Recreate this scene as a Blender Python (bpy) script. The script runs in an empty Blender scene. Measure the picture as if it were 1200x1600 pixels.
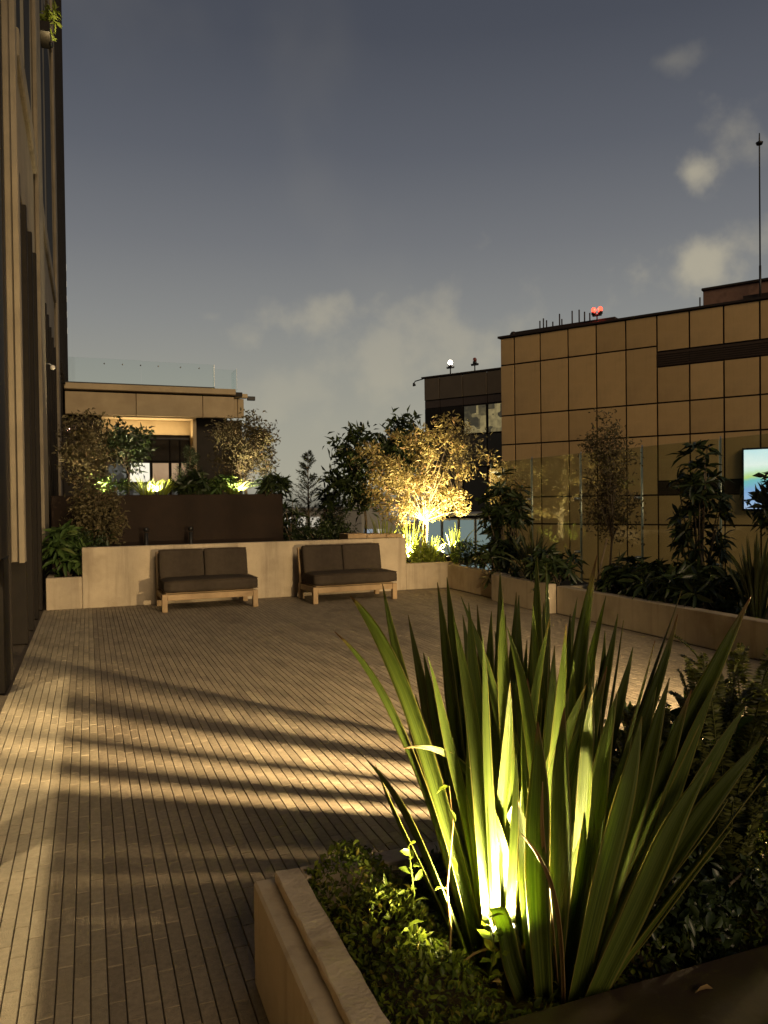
import bpy, bmesh, math, random
import numpy as np
from mathutils import Vector, Matrix

random.seed(11); rng = np.random.default_rng(11)
S = bpy.context.scene
COL = S.collection
R = math.radians

# ------------------------------------------------------------------ camera
YAW, PITCH, ROLL = 21.057, 0.812, 0.716
cam = bpy.data.cameras.new('camera'); camo = bpy.data.objects.new('camera', cam); COL.objects.link(camo)
cam.sensor_fit = 'HORIZONTAL'; cam.sensor_width = 36; cam.lens = 36.0
cam.clip_start = 0.05; cam.clip_end = 6000
camo.matrix_world = (Matrix.Translation((0, 0, 1.55)) @ Matrix.Rotation(R(-YAW), 4, 'Z')
                     @ Matrix.Rotation(R(90 - PITCH), 4, 'X') @ Matrix.Rotation(R(-ROLL), 4, 'Z'))
S.camera = camo

# ------------------------------------------------------------------ world: night sky over a lit city
W = bpy.data.worlds.new('World'); S.world = W; W.use_nodes = True
nt = W.node_tree; nt.nodes.clear()
def wn(t, **k):
    n = nt.nodes.new(t)
    for a, b in k.items(): setattr(n, a, b)
    return n
def wl(a, b): nt.links.new(a, b)
def wmath(op, a, b=None, c=None, clamp=False):
    n = wn('ShaderNodeMath', operation=op, use_clamp=clamp)
    for i, v in enumerate((a, b, c)):
        if v is None: continue
        if isinstance(v, (int, float)): n.inputs[i].default_value = v
        else: wl(v, n.inputs[i])
    return n.outputs[0]
tc = wn('ShaderNodeTexCoord'); sep = wn('ShaderNodeSeparateXYZ'); wl(tc.outputs['Generated'], sep.inputs[0])
az = wmath('ARCTAN2', sep.outputs[0], sep.outputs[1]); el = wmath('ARCSINE', sep.outputs[2])
ramp = wn('ShaderNodeValToRGB'); e = ramp.color_ramp.elements
stops = [(0.0, (.030, .024, .016)), (.24, (.06, .052, .038)), (.262, (.315, .30, .232)), (.30, (.285, .278, .228)), (.33, (.245, .245, .215)), (.365, (.195, .20, .195)),
         (.41, (.137, .143, .154)), (.46, (.089, .096, .114)), (.52, (.056, .062, .079)), (.60, (.037, .043, .060)), (.75, (.027, .032, .045)), (1.0, (.022, .026, .036))]
e[0].position = 0; e[0].color = (*stops[0][1], 1); e[1].position = 1; e[1].color = (*stops[-1][1], 1)
for p, c in stops[1:-1]:
    k = e.new(p); k.color = (*c, 1)
mr = wn('ShaderNodeMapRange'); mr.inputs[1].default_value = -.5; mr.inputs[2].default_value = 1.5
wl(el, mr.inputs[0]); wl(mr.outputs[0], ramp.inputs[0])
nz = wn('ShaderNodeTexNoise'); nz.inputs['Scale'].default_value = 15; nz.inputs['Detail'].default_value = 5; nz.inputs['Roughness'].default_value = .52
wl(tc.outputs['Generated'], nz.inputs['Vector'])
nz2 = wn('ShaderNodeTexNoise'); nz2.inputs['Scale'].default_value = 2.6; nz2.inputs['Detail'].default_value = 4
wl(tc.outputs['Generated'], nz2.inputs['Vector'])
CLOUDS = [(.752, .3747, .036, .022, 0.62), (.7535, .2713, .075, .034, 0.66), (.815, .385, .055, .045, 0.31), (.8361, .2929, .055, .045, 0.43),
          (.1935, .2062, .036, .028, 0.35), (.2631, .2308, .075, .03, 0.43), (.15, .232, .018, .01, 0.23), (.46, .1935, .11, .075, 0.36),
          (.36, .17, .11, .06, 0.35), (.25, .14, .12, .05, 0.23), (.73, .4853, .033, .012, 0.16), (.95, .33, .09, .04, 0.47), (1.2, .25, .12, .04, 0.47), (-.25, .24, .10, .035, 0.39),
          (-.7, .3, .12, .04, 0.47), (1.9, .26, .14, .05, 0.47), (2.7, .3, .12, .05, 0.47), (-1.8, .28, .14, .05, 0.47)]
tot = None
for (a, h, wa, he, amp) in CLOUDS:
    u = wmath('DIVIDE', wmath('SUBTRACT', az, a), wa); v = wmath('DIVIDE', wmath('SUBTRACT', el, h), he)
    d = wmath('SQRT', wmath('ADD', wmath('MULTIPLY', u, u), wmath('MULTIPLY', v, v)))
    d = wmath('SUBTRACT', wmath('ADD', wmath('MULTIPLY', nz.outputs[0], 4.0), -1.35), d)
    n = wn('ShaderNodeMapRange', interpolation_type='SMOOTHSTEP'); n.inputs[1].default_value = -.5; n.inputs[2].default_value = 1.05
    n.inputs[3].default_value = 0; n.inputs[4].default_value = amp; wl(d, n.inputs[0])
    tot = n.outputs[0] if tot is None else wmath('MAXIMUM', tot, n.outputs[0])
soft = wn('ShaderNodeMapRange', interpolation_type='SMOOTHSTEP'); soft.inputs[1].default_value = .5; soft.inputs[2].default_value = .85
soft.inputs[4].default_value = .18; wl(nz2.outputs[0], soft.inputs[0])
tot = wmath('MAXIMUM', tot, soft.outputs[0])
mix = wn('ShaderNodeMixRGB'); wl(tot, mix.inputs[0]); wl(ramp.outputs[0], mix.inputs[1]); mix.inputs[2].default_value = (.42, .375, .27, 1)
sky = wn('ShaderNodeTexSky', sky_type='NISHITA'); sky.sun_disc = False; sky.sun_elevation = R(-4); sky.sun_rotation = R(200)
skm = wn('ShaderNodeVectorMath', operation='SCALE'); wl(sky.outputs[0], skm.inputs[0]); skm.inputs['Scale'].default_value = .02
add = wn('ShaderNodeMixRGB', blend_type='ADD'); add.inputs[0].default_value = 1
wl(mix.outputs[0], add.inputs[1]); wl(skm.outputs[0], add.inputs[2])
bg = wn('ShaderNodeBackground'); bg.inputs[1].default_value = 1.0; wl(add.outputs[0], bg.inputs[0])
wo = wn('ShaderNodeOutputWorld'); wl(bg.outputs[0], wo.inputs[0])

# one weak, broad, warm sun: the glow of the city behind the photographer
sl = bpy.data.lights.new('city_glow', 'SUN'); sl.energy = 1.02; sl.angle = R(22); sl.color = (1, .72, .41)
so = bpy.data.objects.new('city_glow', sl); COL.objects.link(so)
src = Vector((.16, -.99, .0)).normalized() * math.cos(R(28)) + Vector((0, 0, math.sin(R(28))))
so.rotation_euler = src.to_track_quat('Z', 'Y').to_euler()

S.view_settings.view_transform = 'Standard'; S.view_settings.look = 'None'
S.view_settings.exposure = 0.3; S.view_settings.gamma = 1
S.cycles.use_denoising = True; S.cycles.sample_clamp_indirect = 4; S.cycles.max_bounces = 8
S.cycles.transparent_max_bounces = 16; S.cycles.caustics_reflective = False; S.cycles.caustics_refractive = False

# ------------------------------------------------------------------ helpers
def tag(o, label=None, cat=None, group=None, kind=None):
    if label: o['label'] = label
    if cat: o['category'] = cat
    if group: o['group'] = group
    if kind: o['kind'] = kind
    return o
def empty(name, loc=(0, 0, 0), rz=0, label=None, cat=None, group=None):
    o = bpy.data.objects.new(name, None); COL.objects.link(o); o.location = loc; o.rotation_euler = (0, 0, rz)
    o.empty_display_size = .1
    return tag(o, label, cat, group)
def link(name, me, mat=None, parent=None):
    if mat is not None and not me.materials: me.materials.append(mat)
    o = bpy.data.objects.new(name, me); COL.objects.link(o)
    if parent: o.parent = parent
    return o
def meshpy(name, v, f, mat, parent=None, smooth=False):
    me = bpy.data.meshes.new(name); me.from_pydata([tuple(map(float, p)) for p in v], [], [tuple(map(int, q)) for q in f]); me.update()
    if smooth: me.polygons.foreach_set('use_smooth', [True] * len(me.polygons))
    return link(name, me, mat, parent)
def box_bm(bm, x0, x1, y0, y1, z0, z1):
    v = [bm.verts.new(p) for p in ((x0, y0, z0), (x1, y0, z0), (x1, y1, z0), (x0, y1, z0), (x0, y0, z1), (x1, y0, z1), (x1, y1, z1), (x0, y1, z1))]
    for q in ((3, 2, 1, 0), (4, 5, 6, 7), (0, 1, 5, 4), (1, 2, 6, 5), (2, 3, 7, 6), (3, 0, 4, 7)): bm.faces.new([v[i] for i in q])
def bm_obj(name, bm, mat, parent=None, bevel=0, seg=1, smooth=False):
    if bevel: bmesh.ops.bevel(bm, geom=bm.edges[:], offset=bevel, segments=seg, affect='EDGES', clamp_overlap=True)
    bmesh.ops.recalc_face_normals(bm, faces=bm.faces[:])
    me = bpy.data.meshes.new(name); bm.to_mesh(me); bm.free()
    if smooth: me.polygons.foreach_set('use_smooth', [True] * len(me.polygons))
    return link(name, me, mat, parent)
def box(name, x0, x1, y0, y1, z0, z1, mat, parent=None, bevel=.006, seg=1):
    bm = bmesh.new(); box_bm(bm, x0, x1, y0, y1, z0, z1)
    return bm_obj(name, bm, mat, parent, bevel, seg)
def tube_geo(path, radii, n=8):
    path = [Vector(p) for p in path]; V = []; F = []
    for i, p in enumerate(path):
        d = (path[min(i + 1, len(path) - 1)] - path[max(i - 1, 0)]).normalized()
        a = d.orthogonal().normalized() if i == 0 else (a - d * a.dot(d)).normalized()
        b = d.cross(a)
        for k in range(n):
            t = 2 * math.pi * k / n; V.append(p + (a * math.cos(t) + b * math.sin(t)) * radii[i])
    for i in range(len(path) - 1):
        for k in range(n): F.append((i * n + k, i * n + (k + 1) % n, (i + 1) * n + (k + 1) % n, (i + 1) * n + k))
    F.append(tuple(range(n))[::-1]); F.append(tuple(range((len(path) - 1) * n, len(path) * n)))
    return V, F
def tubes(name, items, mat, parent=None, n=8):
    V = []; F = []
    for path, rad in items:
        v, f = tube_geo(path, rad if isinstance(rad, (list, tuple)) else [rad] * len(path), n)
        o = len(V); V += v; F += [tuple(i + o for i in q) for q in f]
    return meshpy(name, V, F, mat, parent, True)

# ------------------------------------------------------------------ materials
def newmat(name):
    m = bpy.data.materials.new(name); m.use_nodes = True; t = m.node_tree
    return m, t, t.nodes['Principled BSDF'], t.nodes['Material Output']
def N(t, typ, **k):
    n = t.nodes.new(typ)
    for a, b in k.items(): setattr(n, a, b)
    return n
def surf(name, c1, c2, scale=6, rough=.8, bump=.15, bscale=60, metallic=0, spec=.4, obj=False, rand=None, stain=None, coord='Object', rv=.14, streak=None):
    """two-tone noise + fine relief; rand ('island'/'object') varies each piece; stain: (colour, scale, amount)"""
    m, t, b, o = newmat(name)
    tcn = N(t, 'ShaderNodeNewGeometry') if coord == 'World' else N(t, 'ShaderNodeTexCoord')
    vec = tcn.outputs['Position'] if coord == 'World' else tcn.outputs['Object']
    n = N(t, 'ShaderNodeTexNoise'); n.inputs['Scale'].default_value = scale; n.inputs['Detail'].default_value = 8; n.inputs['Roughness'].default_value = .65
    t.links.new(vec, n.inputs['Vector'])
    mr = N(t, 'ShaderNodeMapRange'); mr.inputs[1].default_value = .3; mr.inputs[2].default_value = .7; t.links.new(n.outputs[0], mr.inputs[0])
    mx = N(t, 'ShaderNodeMixRGB'); mx.inputs[1].default_value = (*c1, 1); mx.inputs[2].default_value = (*c2, 1); t.links.new(mr.outputs[0], mx.inputs[0])
    col = mx.outputs[0]
    if stain:
        n3 = N(t, 'ShaderNodeTexNoise'); n3.inputs['Scale'].default_value = stain[1]; n3.inputs['Detail'].default_value = 6; t.links.new(vec, n3.inputs['Vector'])
        m3 = N(t, 'ShaderNodeMapRange'); m3.inputs[1].default_value = .52; m3.inputs[2].default_value = .72; m3.inputs[4].default_value = stain[2]
        t.links.new(n3.outputs[0], m3.inputs[0])
        x3 = N(t, 'ShaderNodeMixRGB'); x3.inputs[2].default_value = (*stain[0], 1); t.links.new(m3.outputs[0], x3.inputs[0]); t.links.new(col, x3.inputs[1]); col = x3.outputs[0]
    if streak:
        mp_ = N(t, 'ShaderNodeMapping'); mp_.inputs['Scale'].default_value = (9, 9, .55); t.links.new(vec, mp_.inputs[0])
        n4 = N(t, 'ShaderNodeTexNoise'); n4.inputs['Scale'].default_value = 1.0; n4.inputs['Detail'].default_value = 7; n4.inputs['Roughness'].default_value = .7; t.links.new(mp_.outputs[0], n4.inputs['Vector'])
        m4 = N(t, 'ShaderNodeMapRange'); m4.inputs[1].default_value = .50; m4.inputs[2].default_value = .74; m4.inputs[4].default_value = streak[1]; t.links.new(n4.outputs[0], m4.inputs[0])
        x4 = N(t, 'ShaderNodeMixRGB'); x4.inputs[2].default_value = (*streak[0], 1); t.links.new(m4.outputs[0], x4.inputs[0]); t.links.new(col, x4.inputs[1]); col = x4.outputs[0]
    if rand:
        g = N(t, 'ShaderNodeNewGeometry') if rand == 'island' else N(t, 'ShaderNodeObjectInfo')
        hv = N(t, 'ShaderNodeHueSaturation'); mv = N(t, 'ShaderNodeMapRange'); mv.inputs[3].default_value = 1 - rv; mv.inputs[4].default_value = 1 + rv
        t.links.new(g.outputs['Random Per Island' if rand == 'island' else 'Random'], mv.inputs[0])
        t.links.new(mv.outputs[0], hv.inputs['Value']); t.links.new(col, hv.inputs['Color']); col = hv.outputs[0]
    t.links.new(col, b.inputs['Base Color'])
    b.inputs['Roughness'].default_value = rough; b.inputs['Metallic'].default_value = metallic; b.inputs['Specular IOR Level'].default_value = spec
    if bump:
        n2 = N(t, 'ShaderNodeTexNoise'); n2.inputs['Scale'].default_value = bscale; n2.inputs['Detail'].default_value = 5; t.links.new(vec, n2.inputs['Vector'])
        bp = N(t, 'ShaderNodeBump'); bp.inputs['Strength'].default_value = bump; bp.inputs['Distance'].default_value = .01
        t.links.new(n2.outputs[0], bp.inputs['Height']); t.links.new(bp.outputs[0], b.inputs['Normal'])
    return m
def leafmat(name, c1, c2, c3=None, rough=.5, trans=.3, spec=.35):
    """leaf: colour varies leaf by leaf; part of the light passes through"""
    m, t, b, o = newmat(name)
    g = N(t, 'ShaderNodeNewGeometry'); r = N(t, 'ShaderNodeValToRGB'); el_ = r.color_ramp.elements
    el_[0].color = (*c1, 1); el_[1].color = (*c2, 1)
    if c3 is not None:
        k = el_.new(.86); k.color = (*c2, 1); el_[2].color = (*c3, 1)
    t.links.new(g.outputs['Random Per Island'], r.inputs[0]); t.links.new(r.outputs[0], b.inputs['Base Color'])
    b.inputs['Roughness'].default_value = rough; b.inputs['Specular IOR Level'].default_value = spec
    tr = N(t, 'ShaderNodeBsdfTranslucent'); t.links.new(r.outputs[0], tr.inputs[0])
    mx = N(t, 'ShaderNodeMixShader'); mx.inputs[0].default_value = trans
    t.links.new(b.outputs[0], mx.inputs[1]); t.links.new(tr.outputs[0], mx.inputs[2]); t.links.new(mx.outputs[0], o.inputs[0])
    return m
def emit(name, c, s):
    m, t, b, o = newmat(name)
    b.inputs['Base Color'].default_value = (.02, .02, .02, 1); b.inputs['Emission Color'].default_value = (*c, 1); b.inputs['Emission Strength'].default_value = s
    return m
def plain(name, c, rough=.5, metallic=0, spec=.5):
    return surf(name, tuple(x * .85 for x in c), tuple(min(1, x * 1.15) for x in c), 9, rough, .05, 80, metallic, spec)
def glass(name, tint=(.75, .85, .82), refl=.12, transp=.85, rough=.02):
    """thin pane: mostly see-through, mirrors more at grazing angles"""
    m, t, b, o = newmat(name); t.nodes.remove(b)
    lw = N(t, 'ShaderNodeLayerWeight'); pw = N(t, 'ShaderNodeMath', operation='POWER'); pw.inputs[1].default_value = 4.0; t.links.new(lw.outputs['Facing'], pw.inputs[0])
    fr = N(t, 'ShaderNodeMapRange'); fr.inputs[3].default_value = .05; fr.inputs[4].default_value = .8; t.links.new(pw.outputs[0], fr.inputs[0])
    gl = N(t, 'ShaderNodeBsdfGlossy'); gl.inputs['Roughness'].default_value = rough; gl.inputs['Color'].default_value = (.9, .95, .95, 1)
    tp = N(t, 'ShaderNodeBsdfTransparent'); tp.inputs[0].default_value = (*tint, 1)
    mx = N(t, 'ShaderNodeMixShader'); t.links.new(fr.outputs[0], mx.inputs[0]); t.links.new(tp.outputs[0], mx.inputs[1]); t.links.new(gl.outputs[0], mx.inputs[2])
    t.links.new(mx.outputs[0], o.inputs[0]); return m

M = {}
M['paver_i'] = surf('paver_single', (.18, .15, .108), (.28, .235, .17), 40, .85, .5, 170, rand='object', coord='World', stain=((.12, .09, .06), 1.4, .5))
M['paver_s'] = surf('paver_mass', (.18, .15, .108), (.28, .235, .17), 40, .85, .5, 170, rand='island', coord='World', stain=((.12, .09, .06), 1.4, .5))
M['palei'] = surf('paver_pale_lit_single', (.25, .215, .15), (.35, .30, .215), 40, .85, .5, 170, rand='object', coord='World', stain=((.2, .16, .10), 1.4, .4))  # pale colour also carries the painted strips of light
M['pales'] = surf('paver_pale_lit_mass', (.25, .215, .15), (.35, .30, .215), 40, .85, .5, 170, rand='island', coord='World', stain=((.2, .16, .10), 1.4, .4))
M['joint'] = surf('joint_sand', (.075, .058, .040), (.12, .095, .068), 30, .95, .3)
M['concrete'] = surf('wall_render', (.39, .325, .235), (.49, .41, .30), 3.5, .9, .25, 45, stain=((.25, .20, .14), 2.2, .65), streak=((.22, .17, .12), .6))
M['coping'] = surf('coping_concrete', (.42, .35, .26), (.54, .45, .34), 9, .9, .45, 70, stain=((.20, .15, .10), 7, .8))
M['stone'] = surf('tower_stone', (.20, .168, .122), (.275, .232, .168), 2.2, .85, .12, 30, stain=((.13, .105, .075), 1.2, .6), streak=((.11, .088, .062), .6))
M['bronze'] = surf('dark_bronze', (.007, .005, .0036), (.013, .0095, .0065), 5, .7, .06, 40, spec=.25)
M['darkbase'] = surf('dark_base_panel', (.014, .011, .008), (.022, .017, .012), 3, .65, .08, spec=.25)
M['corten_and_shade'] = surf('brown_metal_and_shade', (.016, .0095, .006), (.026, .015, .009), 3, .75, .15, 30, spec=.2, stain=((.015, .009, .006), 2, .6))  # own brown of the raised planter; painted shade on the near edge
M['fascia'] = surf('fascia_stone', (.38, .29, .17), (.46, .36, .22), 2, .7, .1, 30, rand='object', stain=((.30, .22, .13), 1.5, .4))
M['gold'] = surf('bronze_tinted_panel', (.57, .375, .165), (.65, .44, .205), 1.1, .42, .05, 4, metallic=.1, spec=.5, rand='object', rv=.10, stain=((.40, .26, .12), .9, .5), streak=((.40, .26, .12), .22))
M['goldframe'] = plain('panel_joint', (.020, .011, .007), .7)
M['louvre'] = plain('louvre_metal', (.05, .03, .018), .55)
M['shadepanel'] = surf('shaded_facade_panel', (.085, .06, .034), (.11, .08, .045), 1, .45, .05, 5, rand='object')  # shadow on the wing behind is put into this dark colour
M['rooftop'] = surf('plant_room_wall', (.20, .11, .08), (.28, .17, .12), 3, .9, .2, 30, stain=((.1, .05, .04), 3, .7))
M['black'] = plain('black_metal', (.012, .012, .012), .5)
M['steel'] = plain('brushed_steel', (.5, .5, .48), .3, .9)
M['soil'] = surf('planter_soil', (.025, .017, .011), (.05, .034, .022), 25, .95, .9, 60)
M['teak'] = surf('teak_wood', (.27, .185, .10), (.38, .27, .155), 7, .7, .2, 90)
M['fabric'] = surf('brown_cushion_fabric', (.042, .033, .025), (.060, .047, .036), 12, .95, .35, 400, spec=.15)
M['piping'] = surf('cushion_piping', (.06, .042, .028), (.08, .058, .038), 12, .95, .2, 300, spec=.15)
M['bark'] = surf('tree_bark', (.10, .075, .05), (.19, .15, .10), 14, .9, .7, 50)
M['palebark'] = surf('pale_bark', (.22, .18, .12), (.34, .28, .19), 14, .85, .5, 50)
M['stake'] = surf('support_stake', (.30, .22, .13), (.40, .30, .19), 10, .8, .2)
M['glass'] = glass('balustrade_glass', (.80, .85, .79))
M['bluelass'] = glass('roof_balustrade_glass', (.955, .975, .965))
M['asphalt'] = surf('city_ground', (.03, .028, .025), (.06, .055, .05), .05, .95, 0)
M['leafdark'] = leafmat('dark_glossy_leaf', (.016, .028, .009), (.038, .055, .017), rough=.38, trans=.12, spec=.45)
M['leafgreen'] = leafmat('green_leaf', (.04, .08, .017), (.09, .145, .038), (.14, .165, .05), trans=.25)
M['leafolive'] = leafmat('olive_brown_leaf', (.075, .062, .028), (.15, .125, .06), (.19, .13, .075), rough=.6, trans=.2)
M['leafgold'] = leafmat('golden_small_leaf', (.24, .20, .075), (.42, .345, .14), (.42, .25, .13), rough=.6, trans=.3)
M['leaflime'] = leafmat('lime_grass', (.14, .19, .02), (.25, .29, .045), (.12, .13, .03), trans=.3)
M['leafconifer'] = leafmat('conifer_needle', (.02, .03, .014), (.045, .055, .025), trans=.1)
M['leafcover'] = leafmat('ground_cover_leaf', (.035, .058, .006), (.125, .155, .016), (.16, .13, .02), rough=.5, trans=.25, spec=.25)
M['leaffern'] = leafmat('fern_leaf', (.06, .07, .016), (.12, .125, .032), trans=.3)
M['leafflaxdark'] = leafmat('far_flax_leaf', (.035, .045, .018), (.07, .08, .03), (.12, .11, .05), trans=.15)
M['dry'] = leafmat('dry_leaf', (.25, .16, .07), (.36, .24, .11), trans=.3)
def flaxmat():
    """flax blade: lengthwise streaks, paler edges, brown tip where the 'tip' attribute says so"""
    m, t, b, o = newmat('flax_blade')
    uv = N(t, 'ShaderNodeUVMap'); sp = N(t, 'ShaderNodeSeparateXYZ'); t.links.new(uv.outputs[0], sp.inputs[0])
    oi = N(t, 'ShaderNodeObjectInfo')
    mp = N(t, 'ShaderNodeCombineXYZ')
    mu = N(t, 'ShaderNodeMath', operation='MULTIPLY'); mu.inputs[1].default_value = 22; t.links.new(sp.outputs[0], mu.inputs[0])
    t.links.new(mu.outputs[0], mp.inputs[0]); t.links.new(sp.outputs[1], mp.inputs[1]); t.links.new(oi.outputs['Random'], mp.inputs[2])
    n = N(t, 'ShaderNodeTexNoise'); n.inputs['Scale'].default_value = 1.0; n.inputs['Detail'].default_value = 3; t.links.new(mp.outputs[0], n.inputs['Vector'])
    r = N(t, 'ShaderNodeValToRGB'); r.color_ramp.elements[0].position = .3; r.color_ramp.elements[1].position = .72
    r.color_ramp.elements[0].color = (.042, .068, .010, 1); r.color_ramp.elements[1].color = (.12, .155, .022, 1); t.links.new(n.outputs[0], r.inputs[0])
    ab = N(t, 'ShaderNodeMath', operation='ABSOLUTE'); sb = N(t, 'ShaderNodeMath', operation='SUBTRACT'); sb.inputs[1].default_value = .5
    t.links.new(sp.outputs[0], sb.inputs[0]); t.links.new(sb.outputs[0], ab.inputs[0])
    ed = N(t, 'ShaderNodeMapRange'); ed.inputs[1].default_value = .44; ed.inputs[2].default_value = .49; ed.inputs[4].default_value = .7; t.links.new(ab.outputs[0], ed.inputs[0])
    x1 = N(t, 'ShaderNodeMixRGB'); x1.inputs[2].default_value = (.25, .20, .05, 1); t.links.new(ed.outputs[0], x1.inputs[0]); t.links.new(r.outputs[0], x1.inputs[1])
    at = N(t, 'ShaderNodeAttribute'); at.attribute_name = 'tip'
    n2 = N(t, 'ShaderNodeTexNoise'); n2.inputs['Scale'].default_value = 30; tcn = N(t, 'ShaderNodeTexCoord'); t.links.new(tcn.outputs['Object'], n2.inputs['Vector'])
    am = N(t, 'ShaderNodeMath', operation='MULTIPLY'); t.links.new(at.outputs['Fac'], am.inputs[0])
    a2 = N(t, 'ShaderNodeMapRange'); a2.inputs[3].default_value = .6; a2.inputs[4].default_value = 1.3; t.links.new(n2.outputs[0], a2.inputs[0]); t.links.new(a2.outputs[0], am.inputs[1]); am.use_clamp = True
    x2 = N(t, 'ShaderNodeMixRGB'); x2.inputs[2].default_value = (.22, .075, .03, 1); t.links.new(am.outputs[0], x2.inputs[0]); t.links.new(x1.outputs[0], x2.inputs[1])
    hv = N(t, 'ShaderNodeHueSaturation'); mv = N(t, 'ShaderNodeMapRange'); mv.inputs[3].default_value = .75; mv.inputs[4].default_value = 1.2
    t.links.new(oi.outputs['Random'], mv.inputs[0]); t.links.new(mv.outputs[0], hv.inputs['Value']); t.links.new(x2.outputs[0], hv.inputs['Color'])
    t.links.new(hv.outputs[0], b.inputs['Base Color']); b.inputs['Roughness'].default_value = .42; b.inputs['Specular IOR Level'].default_value = .4
    bp = N(t, 'ShaderNodeBump'); bp.inputs['Strength'].default_value = .5; bp.inputs['Distance'].default_value = .004; t.links.new(n.outputs[0], bp.inputs['Height']); t.links.new(bp.outputs[0], b.inputs['Normal'])
    tr = N(t, 'ShaderNodeBsdfTranslucent'); t.links.new(hv.outputs[0], tr.inputs[0])
    mx = N(t, 'ShaderNodeMixShader'); mx.inputs[0].default_value = .42
    t.links.new(b.outputs[0], mx.inputs[1]); t.links.new(tr.outputs[0], mx.inputs[2]); t.links.new(mx.outputs[0], o.inputs[0])
    return m
M['flax'] = flaxmat()

# ------------------------------------------------------------------ plants: generators
def leaf_mesh(name, P, D, L, Wd, mat, parent=None, fold=.25, rich=False):
    """P points, D leaf directions, L lengths, Wd widths: one leaf-sized folded blade per point"""
    P = np.asarray(P, float); n = len(P); D = np.asarray(D, float); D /= np.linalg.norm(D, axis=1)[:, None] + 1e-9
    L = np.broadcast_to(L, n)[:, None]; Wd = np.broadcast_to(Wd, n)[:, None]
    up = rng.normal(size=(n, 3)) * .8 + np.array([0, 0, 1.0]); side = np.cross(D, up); side /= np.linalg.norm(side, axis=1)[:, None] + 1e-9
    nrm = np.cross(side, D)
    if not rich:
        m = P + D * L * .42
        V = np.stack([P, m + side * Wd * .5 + nrm * Wd * fold, P + D * L - nrm * L * .12, m - side * Wd * .5 + nrm * Wd * fold], 1).reshape(-1, 3)
        base = np.arange(n)[:, None] * 4; F = np.concatenate([base + [0, 2, 1], base + [0, 3, 2]], 1).reshape(-1, 3)
    else:
        a = P + D * L * .28; c = P + D * L * .65 - nrm * L * .06
        V = np.stack([P, a + side * Wd * .42 + nrm * Wd * fold * .8, a, a - side * Wd * .42 + nrm * Wd * fold * .8,
                      c + side * Wd * .45 + nrm * Wd * fold, c, c - side * Wd * .45 + nrm * Wd * fold, P + D * L - nrm * L * .2], 1).reshape(-1, 3)
        base = np.arange(n)[:, None] * 8
        F = np.concatenate([base + q for q in ([0, 2, 1], [0, 3, 2], [1, 2, 5], [1, 5, 4], [2, 3, 6], [2, 6, 5], [4, 5, 7], [5, 6, 7])], 1).reshape(-1, 3)
    me = bpy.data.meshes.new(name); me.vertices.add(len(V)); me.vertices.foreach_set('co', V.astype(np.float32).ravel())
    me.loops.add(F.size); me.loops.foreach_set('vertex_index', F.astype(np.int32).ravel())
    me.polygons.add(len(F)); me.polygons.foreach_set('loop_start', np.arange(0, F.size, 3, dtype=np.int32)); me.polygons.foreach_set('loop_total', np.full(len(F), 3, dtype=np.int32))
    me.update(calc_edges=True); me.validate()
    return link(name, me, mat, parent)
def rdir(n, up=0.0):
    d = rng.normal(size=(n, 3)); d[:, 2] += up; return d / np.linalg.norm(d, axis=1)[:, None]
def crown_points(c, r, clumps, per, tight):
    """clump centres spread through an ellipsoid's volume, leaves scattered round each"""
    c = np.array(c); r = np.array(r); q = rdir(clumps) * (rng.random(clumps) ** .42)[:, None]
    q *= 1 + .16 * np.clip(rng.normal(size=(clumps, 1)), -1.5, 1.2); K = c + q * r
    size = tight * (.6 + .8 * rng.random(clumps))
    pts = np.concatenate([K[i] + np.clip(rng.normal(size=(per, 3)), -1.7, 1.7) * size[i] * np.array([1, 1, .8]) for i in range(clumps)])
    return K, pts
def tree(name, label, cat, base, crown_c, crown_r, leafmat_, bark, clumps, per, tight, L, Wd, trunk_r=.035, up=.2, stems=1, group=None, mid=None):
    base = Vector(base); t = empty(name, base, 0, label, cat, group)
    K, P = crown_points(Vector(crown_c) - base, crown_r, clumps, per, tight)
    cc = Vector(crown_c) - base; items = []
    for s in range(stems):
        off = Vector((random.uniform(-1, 1), random.uniform(-1, 1), 0)) * (.12 if stems > 1 else 0)
        top = cc + Vector((random.uniform(-.3, .3) * crown_r[0], random.uniform(-.3, .3) * crown_r[1], crown_r[2] * .35))
        midp = (off + top) * .5 + Vector((random.uniform(-.06, .06), random.uniform(-.06, .06), 0))
        q1 = off.lerp(midp, .5) + Vector((random.uniform(-.03, .03), random.uniform(-.03, .03), 0))
        items.append(([off, q1, midp, midp.lerp(top, .5), top], [trunk_r, trunk_r * .85, trunk_r * .7, trunk_r * .45, trunk_r * .2]))
        for i in range(s, len(K), stems * 2):
            k = Vector(K[i]); f = random.uniform(.35, .85); a = off.lerp(midp, f * 2) if f < .5 else midp.lerp(top, f * 2 - 1)
            if k.z < a.z: a = off.lerp(midp, .8)
            items.append(([a, a.lerp(k, .5) + Vector((0, 0, .04)), k], [trunk_r * .4, trunk_r * .25, trunk_r * .1]))
    tubes('trunk', items, bark, t, 6)
    n = len(P); lc = leaf_mesh('crown', P, rdir(n, up), L * (.6 + .8 * rng.random(n)), Wd * (.6 + .8 * rng.random(n)), leafmat_, t)
    lc['kind'] = 'stuff'
    return t
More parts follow.
